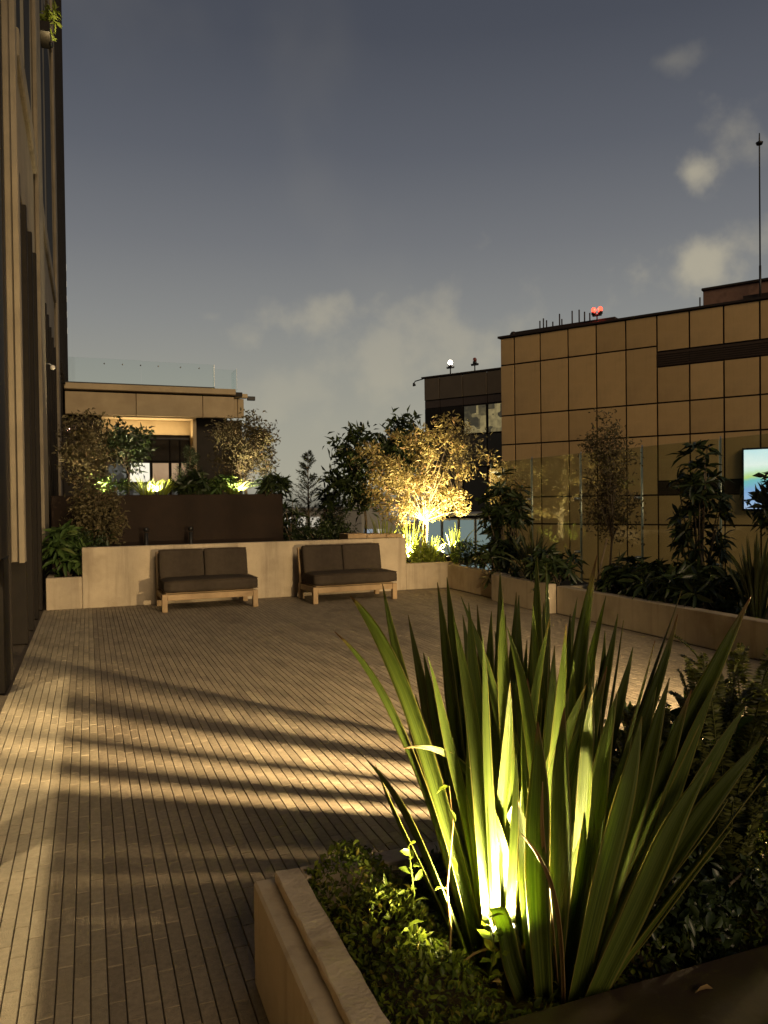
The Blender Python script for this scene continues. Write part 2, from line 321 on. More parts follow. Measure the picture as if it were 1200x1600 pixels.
def shrub(name, label, cat, base, c, r, lm, clumps, per, tight, L, Wd, up=.3, group=None, stems=6, rich=False):
    base = Vector(base); t = empty(name, base, 0, label, cat, group)
    K, P = crown_points(Vector(c) - base, r, clumps, per, tight); n = len(P)
    tubes('stem', [([Vector((random.uniform(-.05, .05), random.uniform(-.05, .05), -.02)), Vector(k) * .5 + Vector((0, 0, .03)), Vector(k)], [.010, .007, .003]) for k in K[::max(1, len(K) // stems)]], M['bark'], t, 5)
    o = leaf_mesh('foliage', P, rdir(n, up), L * (.6 + .8 * rng.random(n)), Wd * (.6 + .8 * rng.random(n)), lm, t, rich=rich); o['kind'] = 'stuff'
    return t
def whorl_shrub(name, label, cat, base, c, r, lm, heads, L, Wd, group=None):
    """broad strap leaves in rosettes, drooping at the edge (schefflera / philodendron habit)"""
    base = Vector(base); t = empty(name, base, 0, label, cat, group); c = np.array(Vector(c) - base); r = np.array(r)
    q = rdir(heads, .25) * (rng.random(heads) ** .35)[:, None]; K = c + q * r
    P = []; D = []
    for k, qq in zip(K, q):
        m = random.randint(7, 11); ax = np.array([qq[0], qq[1], qq[2] * .6 + .55]); ax /= np.linalg.norm(ax)
        a = np.cross(ax, [.3, .9, .2]); a /= np.linalg.norm(a); b = np.cross(ax, a); ph = random.random() * 6
        for i in range(m):
            th = ph + 2 * math.pi * i / m; P.append(k); D.append((a * math.cos(th) + b * math.sin(th)) + ax * random.uniform(-.15, .6))
    n = len(P)
    tubes('stem', [([Vector((random.uniform(-.06, .06), random.uniform(-.06, .06), -.02)), Vector(k) * .55, Vector(k)], [.014, .010, .006]) for k in K[::3]], M['bark'], t, 5)
    o = leaf_mesh('foliage', P, D, L * (.7 + .6 * rng.random(n)), Wd * (.7 + .6 * rng.random(n)), lm, t, rich=True); o['kind'] = 'stuff'
    return t
def blade_geo(b, c, tp, width, roll, seg=14, cut=False, side0=None, wprof=None):
    """a strap leaf with a keeled section along a bent midrib; returns verts, faces, uv per vertex, tip value"""
    b, c, tp = Vector(b), Vector(c), Vector(tp); V = []; UV = []; T = []
    toward = (Vector((0, 0, 1.3)) - b); toward.z = 0; toward.normalize()
    for i in range(seg + 1):
        t = i / seg; p = b * (1 - t) ** 2 + c * 2 * t * (1 - t) + tp * t * t
        d = ((c - b) * (1 - t) + (tp - c) * t).normalized()
        s = d.cross(toward); s = s.normalized() if s.length > 1e-3 else Vector((1, 0, 0)); nn = s.cross(d)
        a = roll + .5 * math.sin(t * 2.2 + roll * 3) * t
        sd = s * math.cos(a) + nn * math.sin(a); nr = sd.cross(d)
        w = width * min(1.0, .70 + .75 * t)
        if t > .58: w *= max(0, 1 - ((t - .58) / .42) ** 1.7)
        if cut: w = width
        w = max(w, .0012)
        p = p + sd * (.007 * math.sin(t * 7 + roll * 9 + b.x * 40) * t) + nr * (.006 * math.sin(t * 5 + b.y * 60) * t)
        keel = w * (.32 * (1 - t) + .10)
        for u in (-1, -.5, 0, .5, 1):
            V.append(p + sd * (w * .5 * u) + nr * keel * (abs(u) - .5)); UV.append((u * .5 + .5, t)); T.append(t)
    F = [(i * 5 + k, i * 5 + k + 1, (i + 1) * 5 + k + 1, (i + 1) * 5 + k) for i in range(seg) for k in range(4)]
    return V, F, UV, T
def blade(name, geo, mat, parent, tipstart=2.0):
    V, F, UV, T = geo; o = meshpy(name, V, F, mat, parent, True); me = o.data
    uvl = me.uv_layers.new(name='UVMap'); at = me.attributes.new('tip', 'FLOAT', 'POINT')
    for lp in me.loops: uvl.data[lp.index].uv = UV[lp.vertex_index]
    for i, t in enumerate(T): at.data[i].value = max(0, min(1, (t - tipstart) / .12)) if tipstart < 1 else 0
    return o
def flax(name, label, base, n, h, spread, width, mat, group=None, seed=0, parts=True, cat='flax plant'):
    """strap-leaved clump; every blade a part"""
    rr = random.Random(seed); t = empty(name, base, 0, label, cat, group)
    for i in range(n):
        a = 2 * math.pi * i / n + rr.uniform(-.4, .4); lean = rr.uniform(.1, 1) ** 1.3 * spread; hh = h * rr.uniform(.65, 1.05)
        d = Vector((math.cos(a), math.sin(a), 0)); b = d * rr.uniform(.02, .07)
        tp = b + d * lean + Vector((0, 0, hh - lean * .35)); c = b + d * lean * .25 + Vector((0, 0, hh * .6))
        blade('leaf', blade_geo(b, c, tp, width * rr.uniform(.7, 1.2), rr.uniform(-1.2, 1.2), 7), mat, t, .9 if rr.random() < .3 else 2)
    return t
def fern(name, label, base, n, h, group=None, seed=0, rz=0):
    """sword fern: arching fronds, each a part with its leaflets"""
    rr = random.Random(seed); t = empty(name, base, rz, label, 'fern', group)
    for i in range(n):
        a = 2 * math.pi * i / n + rr.uniform(-.4, .4); d = Vector((math.cos(a), math.sin(a), 0)); hh = h * rr.uniform(.7, 1.1); lean = rr.uniform(.06, .36) * h
        b = d * .03; c = b + d * lean * .15 + Vector((0, 0, hh * .85)); tp = b + d * lean + Vector((0, 0, hh * rr.uniform(.75, 1.0)))
        side = d.cross(Vector((0, 0, 1))); P = []; D = []; L = []; path = []
        m = 46
        for k in range(m):
            u = k / (m - 1); p = b * (1 - u) ** 2 + c * 2 * u * (1 - u) + tp * u * u; path.append(p)
            if u < .12: continue
            l = .048 * (1 - ((u - .45) / .6) ** 2 * .85)
            for s in (-1, 1): P.append(p); D.append(side * s + Vector((0, 0, .25)) + d * .1); L.append(max(.012, l))
        lf = leaf_mesh('frond', [tuple(p) for p in P], [tuple(q) for q in D], np.array(L), .017, M['leaffern'], t, .15); lf['kind'] = 'stuff'
        tubes('rib', [(path[::4], .0025)], M['leaffern'], lf, 4)
    return t
def spotlight(name, label, loc, aim, energy, color=(1, .74, .38), cone=110, blend=.6, r=.03, group='garden spotlights', kind='SPOT'):
    """ground spotlight on a stake: housing, glowing lens and the lamp itself"""
    t = empty(name, loc, 0, label, 'spotlight', group); d = (Vector(aim) - Vector(loc)).normalized()
    tubes('stake', [([Vector((0, 0, -.14)), Vector((0, 0, -.02))], .008)], M['black'], t, 6)
    tubes('housing', [([-d * .05, -d * .045, d * .035, d * .04], [.02, .032, .036, .036])], M['black'], t, 14)
    a = d.orthogonal().normalized(); b = d.cross(a)
    meshpy('lens', [d * .0415 + (a * math.cos(2 * math.pi * k / 14) + b * math.sin(2 * math.pi * k / 14)) * .03 for k in range(14)], [tuple(range(14))], M['lens'], t)
    l = bpy.data.lights.new(name + '_lamp', kind); l.energy = energy; l.color = color; l.shadow_soft_size = r
    if kind == 'SPOT': l.spot_size = R(cone); l.spot_blend = blend
    lo = bpy.data.objects.new('lamp', l); COL.objects.link(lo); lo.parent = t; lo.location = d * .05; lo.rotation_euler = d.to_track_quat('-Z', 'Y').to_euler()
    return t
M['lens'] = emit('lamp_lens', (1, .82, .5), 10)
def roompane(name, dark, lit, s, scale):
    """window onto a lit room: patches of furniture, lamps and blinds behind the glass"""
    m, t, b, o = newmat(name); tcn = N(t, 'ShaderNodeTexCoord'); v = N(t, 'ShaderNodeTexVoronoi', distance='CHEBYCHEV'); v.inputs['Scale'].default_value = scale; t.links.new(tcn.outputs['Object'], v.inputs['Vector'])
    n = N(t, 'ShaderNodeTexNoise'); n.inputs['Scale'].default_value = scale * 1.3; n.inputs['Detail'].default_value = 6; t.links.new(tcn.outputs['Object'], n.inputs['Vector'])
    sp = N(t, 'ShaderNodeSeparateXYZ'); t.links.new(v.outputs['Color'], sp.inputs[0]); ad = N(t, 'ShaderNodeMath', operation='MULTIPLY'); t.links.new(sp.outputs[0], ad.inputs[0]); t.links.new(n.outputs[0], ad.inputs[1])
    r = N(t, 'ShaderNodeValToRGB'); r.color_ramp.elements[0].position = .12; r.color_ramp.elements[1].position = .62; r.color_ramp.elements[0].color = (*dark, 1); r.color_ramp.elements[1].color = (*lit, 1)
    t.links.new(ad.outputs[0], r.inputs[0]); t.links.new(r.outputs[0], b.inputs['Emission Color']); b.inputs['Emission Strength'].default_value = s; b.inputs['Base Color'].default_value = (.02, .02, .02, 1); b.inputs['Roughness'].default_value = .1
    return m

# ================================================================== SETTING
g = meshpy('ground', [(-2500, -2500, -16), (2500, -2500, -16), (2500, 2500, -16), (-2500, 2500, -16)], [(0, 1, 2, 3)], M['asphalt']); tag(g, kind='structure')
fl = box('terrace_floor', -1.6, 8.0, -8, 30, -.6, -.012, M['joint'], None, 0); tag(fl, kind='structure')
pod = box('podium', -12, 7.9, -20, 34, -16, -.61, M['darkbase'], None, 0); tag(pod, 'dark podium below the paved terrace', 'building')

# pavers: 52 x 200 mm, running lengthwise away from the camera
PW, PL = .0518, .2
def cam_px(p):
    q = camo.matrix_world.inverted() @ Vector(p); return (600 + 1200 * q.x / -q.z, 800 - 1200 * q.y / -q.z, -q.z) if q.z < -.3 else (1e9, 1e9, 1)
cells = []
nrow = int((5.93 + .64) / PW)
LIGHT_STRIP_ROWS = {int((.93 + .64) / PW), int((1.19 + .64) / PW), int((1.24 + .64) / PW)}  # rows coloured pale to imitate strips of light on the floor
for r in range(nrow):
    x = -.64 + (r + .5) * PW; off = (.5 if r % 2 else 0) * PL + random.uniform(-.03, .03)
    k = 0; y = -.4 + off
    while y < 12.28:
        if .52 < x < 4.3 and y < 2.25 and y > 1.0: y += PL; continue
        pale = (x < .055) or (r in LIGHT_STRIP_ROWS and 3.2 < y < 6.2)  # strip by the tower: paler paving that also carries painted light
        cells.append((x, y + PL / 2, pale)); y += PL
def paver_verts(dz, tx, ty, w, l):
    b = .0018
    top = [(-w, -l), (w, -l), (w, l), (-w, l)]
    V = [(x, y, -.03) for x, y in top] + [(x, y, -b + tx * x + ty * y) for x, y in top] + [(x - math.copysign(b, x), y - math.copysign(b, y), tx * x + ty * y) for x, y in top]
    F = [(0, 1, 5, 4), (1, 2, 6, 5), (2, 3, 7, 6), (3, 0, 4, 7), (4, 5, 9, 8), (5, 6, 10, 9), (6, 7, 11, 10), (7, 4, 8, 11), (8, 9, 10, 11)]
    return V, F
inview = []
for i, (x, y, p) in enumerate(cells):
    u, v, d = cam_px((x, y, 0))
    if -15 < u < 1215 and 0 < v < 1615 and not (u > 470 and v > 1330): inview.append((d, i))
inview.sort(); single = {i for d, i in inview[:300]}
shared = []
for k in range(8):
    V, F = paver_verts(0, random.uniform(-.007, .007), random.uniform(-.002, .002), PW / 2 - .0021, PL / 2 - .0018)
    for m in ('paver_i', 'palei'):
        me = bpy.data.meshes.new('paver'); me.from_pydata(V, [], F); me.update(); me.materials.append(M[m]); shared.append(me)
VV = {False: [], True: []}; FF = {False: [], True: []}
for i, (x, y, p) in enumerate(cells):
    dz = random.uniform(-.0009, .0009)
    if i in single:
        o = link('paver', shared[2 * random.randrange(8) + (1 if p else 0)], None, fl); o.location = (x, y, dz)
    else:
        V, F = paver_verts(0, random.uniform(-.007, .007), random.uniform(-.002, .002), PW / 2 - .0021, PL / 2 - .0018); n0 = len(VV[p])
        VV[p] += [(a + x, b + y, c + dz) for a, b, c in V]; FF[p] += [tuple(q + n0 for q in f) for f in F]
for p, nm in ((False, 'paver_field'), (True, 'pale_lit_paver_field')):
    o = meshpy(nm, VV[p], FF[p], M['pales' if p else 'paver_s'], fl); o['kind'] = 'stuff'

# soil beds
def bed(x0, x1, y0, y1, z, amp=.03, step=.12):
    nx = max(2, int((x1 - x0) / step)); ny = max(2, int((y1 - y0) / step))
    V = [(x0 + (x1 - x0) * i / nx, y0 + (y1 - y0) * j / ny, z + random.uniform(-amp, amp)) for j in range(ny + 1) for i in range(nx + 1)]
    F = [(j * (nx + 1) + i, j * (nx + 1) + i + 1, (j + 1) * (nx + 1) + i + 1, (j + 1) * (nx + 1) + i) for j in range(ny) for i in range(nx)]
    o = meshpy('planter_soil', V, F, M['soil'], None, True); tag(o, kind='structure'); return o
bed(.60, 4.2, 1.48, 2.36, .27); bed(6.02, 7.25, 2.0, 12.4, .26); bed(5.2, 7.25, 12.42, 15.5, .38); bed(3.55, 5.3, 12.5, 18.5, .74); bed(-.62, 3.55, 12.47, 14.5, .42); bed(-.6, 3.46, 14.56, 16.9, 1.62)

# ------------------------------------------------------------------ walls and planters
bw = empty('sofa_wall', (2.5, 12.3, 0), 0, 'long low rendered wall standing behind the two sofas', 'wall')
def wallpart(name, x0, x1, y0, y1, z0, z1, par, m='concrete', b=.008):
    ox, oy = par.location.x, par.location.y
    return box(name, x0 - ox, x1 - ox, y0 - oy, y1 - oy, z0, z1, M[m], par, b)
wallpart('wall_panel', -.10, 5.14, 12.3, 12.46, 0, .91, bw); wallpart('return_wall', 4.98, 5.14, 12.463, 14.2, 0, .907, bw)
lp = empty('planter', (-.35, 12.3, 0), 0, 'small low planter wall at the foot of the dark tower', 'planter')
wallpart('front_wall', -.6, -.103, 12.31, 12.44, 0, .475, lp); wallpart('side_wall', -.6, -.5, 12.443, 14.4, 0, .47, lp)
cp = empty('planter', (5.6, 12.3, 0), 0, 'low corner planter wall under the glowing golden tree', 'planter')
wallpart('front_wall', 5.143, 6.06, 12.32, 12.44, 0, .455, cp)
rp = empty('planter', (6, 11.4, 0), 0, 'planter wall running from the corner beside the dark shrub', 'planter')
wallpart('front_wall', 5.94, 6.06, 10.45, 12.317, 0, .41, rp)
rp2 = empty('planter', (5.8, 9.8, 0), 0, 'short planter wall stepping out toward the terrace', 'planter')
wallpart('front_wall', 5.78, 5.90, 8.86, 10.45, 0, .40, rp2); wallpart('end_wall', 5.903, 6.06, 10.33, 10.447, 0, .395, rp2)
rp3 = empty('planter', (6, 5.5, 0), 0, 'long low planter wall in front of the glass balustrade on the right', 'planter')
wallpart('front_wall', 5.9, 6.04, 2.0, 8.857, 0, .372, rp3); wallpart('end_wall', 6.043, 7.2, 8.74, 8.855, 0, .37, rp3)
fp = empty('planter', (.5, 2.4, 0), 0, 'foreground concrete planter with a stepped coping', 'planter')
def fpb(name, x0, x1, y0, y1, z0, z1, m, b): wallpart(name, x0, x1, y0, y1, z0, z1, fp, m, b)
fpb('side_wall', .475, .62, .95, 2.445, 0, .335, 'concrete', .008); fpb('far_wall', .623, 4.3, 2.31, 2.44, 0, .333, 'concrete', .008)
def rough_coping(name, x0, x1, y0, y1, z0, z1, along, par):
    bm = bmesh.new(); box_bm(bm, x0, x1, y0, y1, z0, z1)
    bmesh.ops.subdivide_edges(bm, edges=[e_ for e_ in bm.edges if abs((e_.verts[0].co - e_.verts[1].co)['xy'.index(along)]) > .2], cuts=26, use_grid_fill=True)
    bmesh.ops.bevel(bm, geom=[e_ for e_ in bm.edges if len(e_.link_faces) == 2 and e_.calc_face_angle(0) > .5], offset=.004, segments=1, affect='EDGES')
    for v in bm.verts: v.co += Vector((random.uniform(-1, 1), random.uniform(-1, 1), random.uniform(-1, 1))) * .0024 - Vector((par.location.x, par.location.y, 0))
    return bm_obj(name, bm, M['coping'], par, 0, 1, False)
rough_coping('coping', .535, .617, .95, 2.405, .337, .372, 'y', fp); rough_coping('coping', .62, 4.3, 2.325, 2.405, .337, .372, 'x', fp)
nw = empty('planter', (2, 1.3, 0), 0, 'planter edge coloured dark for shade in the near right corner', 'planter')
wallpart('near_wall', .63, 4.3, 1.02, 1.50, 0, .39, nw, 'corten_and_shade', .012)  # dark colour stands in for the shade on this edge

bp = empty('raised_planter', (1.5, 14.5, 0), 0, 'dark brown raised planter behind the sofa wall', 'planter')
wallpart('front_panel', -.6, 3.50, 14.5, 14.56, 0, 1.715, bp, 'corten_and_shade'); wallpart('side_panel', 3.46, 3.503, 14.563, 16.9, 0, 1.712, bp, 'corten_and_shade')
for k, x in enumerate((.95, 1.72)):
    lo = empty('bollard_light', (x, 14.2, .42), 0, ('unlit dark bollard light in front of the brown planter, ' + ('left' if k == 0 else 'right') + ' of two'), 'bollard', 'unlit bollards')
    tubes('post', [([Vector((0, 0, 0)), Vector((0, 0, .62))], .035)], M['black'], lo, 10); tubes('cap', [([Vector((0, 0, .64)), Vector((0, 0, .70)), Vector((0, 0, .71))], [.042, .042, .03])], M['black'], lo, 10)
wb = empty('wooden_box', (4.85, 13.0, .74), 0, 'pale timber box standing behind the right sofa wall', 'box')
for k in range(3): box('board', -.62 + k * .36, -.27 + k * .36, -.25, .25, 0, .24 - .012 * k, M['teak'], wb, .006)

# ------------------------------------------------------------------ tower on the left
tw = empty('tower', (-.65, 7.5, 0), 0, 'tall dark tower with stone piers and bronze fins along the left edge', 'building')
def tp_(name, x0, x1, y0, y1, z0, z1, m, b=.008): return wallpart(name, x0, x1, y0, y1, z0, z1, tw, m, b)
tp_('upper_wall', -3.0, -.70, 9.25, 30.5, 5.3, 27, 'stone', 0)
tp_('base_wall', -3.0, -.86, 7.52, 30.5, 0, 5.297, 'darkbase', 0)
for y in (7.5, 9.42, 10.42, 11.42, 12.35, 15.35, 16.25, 17.4, 18.45, 19.6): tp_('fin', -.857, -.65, y, y + .1, 0, 5.25 if y > 8 else 27, 'bronze', .01)
for y in (22.0, 23.0, 24.0, 25.0): tp_('fin', -.857, -.66, y, y + .1, 0, 5.25, 'bronze', .01)
def pier(y0, y1, z0, x1=-.65):
    w = .19 / 3
    tp_('pier', x1 - .19, x1 - .135, y0 + .012, y1, z0, 27, 'stone', .004); tp_('pier', x1 - .132, x1 - .06, y0 + .035, y1, z0 + .01, 27, 'stone', .004); tp_('pier', x1 - .057, x1, y0, y1, z0, 27, 'stone', .004)
pier(9.15, 9.40, .93); pier(13.0, 14.3, .9, -.63); pier(20.6, 21.6, .9, -.62)
for (y0, y1, z0, z1) in ((9.6, 12.95, 6.62, 6.95), (14.35, 20.5, 6.5, 6.8), (9.6, 12.95, 12.6, 13.0), (14.35, 20.5, 12.6, 13.0)): tp_('ledge', -.72, -.64, y0, y1, z0, z1, 'stone', .02)
for (y0, y1, z0, z1) in ((9.75, 10.7, 7.0, 11.8), (11.4, 12.6, 7.0, 11.8), (14.6, 16.6, 7.0, 12), (17.4, 20.2, 7.0, 12), (9.75, 12.6, 13.2, 18), (14.6, 20.2, 13.2, 18)): tp_('window', -.74, -.695, y0, y1, z0, z1, 'bronze', .01)
y = 21.9
while y < 30: tp_('fin', -.70, -.60 + .002 * (y - 22), y, y + .14, 5.3, 27, 'bronze', .01); y += .95
M['litwin'] = emit('small_lit_window', (1, .85, .6), 1.2)
for k, z in enumerate((8.4, 8.95, 9.5, 10.1, 7.8)): o = box('lit_window', .05, .052, 22.6 + .0, 22.9, z, z + .22, M['litwin'], tw, 0)
# lower part of the tower beside and behind the camera: a glazed front with its blind half down, light inside
tp_('blind_wall', -.80, -.66, -3, 7.47, 1.12, 27, 'darkbase', 0)
for y0, y1 in ((-.4, -.1), (3.34, 3.56), (7.0, 7.46)): tp_('pier', -.80, -.655, y0, y1, 0, 1.117, 'bronze', .01)
tp_('room_wall', -4.2, -4.1, -3, 7.5, 0, 3, 'stone', 0); tp_('room_ceiling', -4.1, -.803, -3, 7.5, 2.85, 3, 'stone', 0); tp_('room_floor', -4.1, -.803, -3, 7.5, -.011, .0, 'teak', 0)
tp_('room_end', -4.1, -.803, -3.1, -3.0, 0, 2.85, 'stone', 0)
def ceiling_lamp(y, en, which):
    t = empty('ceiling_lamp', (-1.62, y, 2.84), 0, which, 'lamp', 'room lamps inside the tower')
    tubes('shade', [([Vector((0, 0, 0)), Vector((0, 0, -.12))], [.03, .09])], M['black'], t, 12)
    bm = bmesh.new(); bmesh.ops.create_icosphere(bm, subdivisions=2, radius=.04)
    b_ = bm_obj('bulb', bm, M['lens'], t, 0, 1, True); b_.location = (0, 0, -.14)
    l = bpy.data.lights.new('room_lamp', 'POINT'); l.energy = en; l.color = (1, .77, .43); l.shadow_soft_size = .045
    o = bpy.data.objects.new('lamp', l); COL.objects.link(o); o.parent = t; o.location = (0, 0, -.22)
ceiling_lamp(2.25, 270, 'pendant lamp inside the tower, nearer the camera'); ceiling_lamp(5.9, 170, 'pendant lamp inside the tower, farther from the camera')

sc_ = empty('security_camera', (-.65, 14.95, 4.02), 0, 'small white camera on an arm on the tower', 'camera')
tubes('arm', [([Vector((-.05, 0, .06)), Vector((.05, 0, .05)), Vector((.09, 0, .02))], .012)], M['steel'], sc_, 8)
bm = bmesh.new(); bmesh.ops.create_uvsphere(bm, u_segments=14, v_segments=10, radius=.045); M['white'] = plain('white_plastic', (.7, .66, .6), .4)
o = bm_obj('dome', bm, M['white'], sc_, 0, 1, True); o.location = (.10, 0, -.01)
wl_ = empty('wall_lamp', (-.66, 24.9, 3.82), 0, 'tiny lit wall lamp on the tower beside the far pavilion', 'lamp')
tubes('bracket', [([Vector((0, 0, 0)), Vector((.12, 0, 0))], .02)], M['steel'], wl_, 8)
bm = bmesh.new(); bmesh.ops.create_uvsphere(bm, u_segments=12, v_segments=8, radius=.045); o = bm_obj('bulb', bm, emit('pink_bulb', (1, .6, .45), 6), wl_, 0, 1, True); o.location = (.14, 0, 0)
shrub('ledge_plant', 'small yellow lit plant hanging high on the tower', 'plant', (-.64, 16.0, 10.6), (-.52, 16.0, 10.85), (.14, .3, .3), M['leaflime'], 9, 12, .06, .16, .05)

lpb = empty('window_box', (-.60, 16.0, 10.5), 0, 'small window box high on the tower holding the lit plant', 'planter'); box('box_body', -.1, .08, -.3, .3, -.12, .08, M['bronze'], lpb, .01)
spotlight('garden_spotlight', 'tiny spotlight under the plant high on the tower', (-.5, 15.7, 10.15), (-.56, 16.1, 11.2), 22, (1, .8, .4), 120, .5, .03)
# ------------------------------------------------------------------ far pavilion with the roof terrace
pv = empty('pavilion', (2, 26, 0), 0, 'stone pavilion with a glazed front and deep fascia behind the raised planter', 'building')
def pvb(name, x0, x1, y0, y1, z0, z1, m, b=.01): return wallpart(name, x0, x1, y0, y1, z0, z1, pv, m, b)
pvb('rear_wall', -2.5, 5.0, 29.5, 29.7, -.6, 5.2, 'darkbase', 0); pvb('roof', -1.5, 4.95, 26.1, 29.7, 5.16, 5.3, 'darkbase', 0)
for x0, x1 in ((-.62, 1.485), (1.5, 3.585), (3.6, 4.62)): pvb('fascia_panel', x0, x1, 25.9, 26.1, 4.40, 5.10, 'fascia', .012)
for x0, x1 in ((4.625, 4.80), (4.815, 5.02)): pvb('fascia_panel', x0, x1, 26.25, 26.4, 4.45, 5.10, 'fascia', .012)
pvb('cornice', -.64, 4.68, 25.82, 26.12, 5.17, 5.36, 'fascia', .015); pvb('cornice', 4.683, 5.15, 26.2, 26.42, 5.13, 5.27, 'fascia', .015)
pvb('gutter_bracket', 5.15, 5.42, 26.25, 26.35, 5.06, 5.2, 'black', .01)
pvb('soffit', .45, 3.40, 26.103, 27.0, 4.36, 4.41, 'fascia', .006)
pvb('lintel', .45, 3.40, 26.9, 27.05, 3.88, 4.357, 'fascia', .01)
pvb('side_wall', 3.42, 5.0, 26.55, 26.8, -.6, 4.39, 'darkbase', .01); pvb('jamb', 3.30, 3.415, 26.2, 27.1, -.6, 4.355, 'fascia', .01)
pvb('louvre_wall', -1.5, .44, 26.5, 26.7, -.6, 4.39, 'darkbase', .01)
for k in range(9): pvb('louvre', -.55, .42, 26.44, 26.497, 3.45 + k * .1, 3.50 + k * .1, 'louvre', .004)
M['paneA'] = roompane('warm_room_pane', (.25, .15, .08), (.66, .43, .24), .55, .9); M['paneB'] = roompane('dim_room_pane', (.04, .04, .035), (.45, .46, .40), .4, 2.0); M['paneC'] = emit('bright_room_pane', (1, .93, .75), .8)
xs = [.5, 1.25, 2.0, 2.62, 2.95, 3.27]; zs = [1.0, 2.25, 2.98, 3.86]
for i in range(5):
    for j in range(3):
        w_ = pvb('window', xs[i] + .012, xs[i + 1] - .012, 27.0, 27.05, zs[j] + .012, zs[j + 1] - .012, 'bronze', .006)
        pm = M['paneA'] if j == 1 and i >= 2 else (M['bronze'] if j == 2 else (M['paneC'] if (i, j) in ((1, 1),) else M['paneB']))
        if j == 2: pm = M['paneA'] if False else M['bronze']
        q = box('pane', xs[i] + .05 - 2, xs[i + 1] - .05 - 2, .985, .995, zs[j] + .05, zs[j + 1] - .05, pm, w_, 0)
        q.matrix_parent_inverse = Matrix.Identity(4)
pl = bpy.data.lights.new('soffit_lamp', 'AREA'); pl.energy = 26; pl.color = (1, .74, .38); pl.shape = 'RECTANGLE'; pl.size = 2.6; pl.size_y = .25
po = empty('lit_strip', (1.9, 26.5, 3.75), 0, 'strip light washing the pavilion soffit', 'lamp')
box('strip_housing', -1.3, 1.3, -.06, .06, -.06, -.01, M['black'], po, .005)
plo = bpy.data.objects.new('lamp', pl); COL.objects.link(plo); plo.parent = po; plo.location = (0, 0, .01); plo.rotation_euler = (math.pi, 0, 0)

gb = empty('roof_balustrade', (2, 26, 5.36), 0, 'frameless glass balustrade on the pavilion roof', 'balustrade')
for x0, x1, zt in ((-.55, 1.66, .82), (1.675, 3.98, .80)): box('glass_panel', x0 - 2, x1 - 2, -.05, -.035, .02, zt, M['bluelass'], gb, .002)
box('glass_panel', 2.0, 2.72, .3, .315, -.05, .72, M['bluelass'], gb, .002)
box('glass_panel', 2.72, 2.735, -.02, .9, -.05, .70, M['bluelass'], gb, .002); box('glass_panel', 1.985, 1.998, -.03, .28, 0, .8, M['bluelass'], gb, .002)
box('edge_strip', 2.74, 2.75, -.025, -.018, 0, .70, M['steel'], gb, 0); box('edge_strip', 1.98, 1.997, -.058, -.052, 0.02, .8, M['steel'], gb, 0)  # steel strips added to imitate bright reflections at the glass ends
box('base_rail', -2.6, 2.0, -.08, .0, -.0, .05, M['black'], gb, .004)
for x in (.55, 1.1, 1.65, 2.2, 2.9, 3.5): tubes('fixing', [([Vector((x - 2.0, -.08, .66)), Vector((x - 2.0, -.03, .66))], .022)], M['steel'], gb, 8)

# ------------------------------------------------------------------ gold panelled building on the right
FD = Vector((.544, -.839, 0)).normalized(); ang = math.atan2(FD.y, FD.x)
GB = empty('panelled_building', (16.635, 29.065, 0), ang, 'bronze coloured panelled building beyond the glass balustrade', 'building')
# local x runs along the facade to the right, local y points into the building
box('core_wall', .0, 26, .06, 14, -16, 8.46, M['goldframe'], GB, 0)
cols = [.0, .66, 1.84, 3.06, 4.24, 5.42, 6.61, 7.79, 8.98, 10.17, 11.36, 12.55, 13.74, 14.93, 16.12, 17.31, 18.5]
rowsL = [8.46, 7.30, 5.14, 3.90, 1.65, .52, -1.7, -2.9, -5.1]; rowsR = [8.46, 7.07, None, 6.50, 5.14, 3.90, 2.17, None, 1.65, .52, -1.7, -2.9, -5.1]
for i in range(len(cols) - 1):
    x0, x1 = cols[i] + .033, cols[i + 1] - .033; right = cols[i] > 6.5; rows = rowsR if right else rowsL
    zt = rows[0]
    k = 1
    while k < len(rows):
        if rows[k] is None:
            zb = rows[k + 1]
            bk = box('louvre_panel', cols[i] + .002, cols[i + 1] - .002, .03, .055, zb + .02, zt - .02, M['louvre'], GB, 0)
            nl = 6
            for q in range(nl):
                z = zb + .04 + (zt - zb - .08) * q / nl
                box('louvre', cols[i] + .004, cols[i + 1] - .004, .0, .028, z, z + .045, M['louvre'], bk, 0)
            zt = zb; k += 2; continue
        zb = rows[k]
        bm = bmesh.new(); w, h = (x1 - x0) / 2, (zt - zb) / 2 - .031
        # slightly pillowed sheet panel with turned edges
        nx, nz_ = 6, 6; V = {}
        for a in range(nx + 1):
            for b in range(nz_ + 1):
                u, v = 2 * a / nx - 1, 2 * b / nz_ - 1
                V[a, b] = bm.verts.new((u * w, -.004 * (1 - u ** 6) * (1 - v ** 6) + random.uniform(-.0004, .0004), v * h))
        for a in range(nx):
            for b in range(nz_): bm.faces.new((V[a, b], V[a + 1, b], V[a + 1, b + 1], V[a, b + 1]))
        ring = [V[a, 0] for a in range(nx + 1)] + [V[nx, b] for b in range(1, nz_ + 1)] + [V[a, nz_] for a in range(nx - 1, -1, -1)] + [V[0, b] for b in range(nz_ - 1, 0, -1)]
        back = [bm.verts.new((p.co.x, .055, p.co.z)) for p in ring]
        for a in range(len(ring)): bm.faces.new((ring[a], back[a], back[(a + 1) % len(ring)], ring[(a + 1) % len(ring)]))
        o = bm_obj('panel', bm, M['gold'], GB, 0, 1, False); o.location = ((x0 + x1) / 2, 0, (zt + zb) / 2); o.rotation_euler = (random.uniform(-.012, .012), 0, random.uniform(-.010, .010))
        zt = zb; k += 1
box('parapet_cap', -.10, 26, -.06, .3, 8.47, 8.56, M['goldframe'], GB, .01)
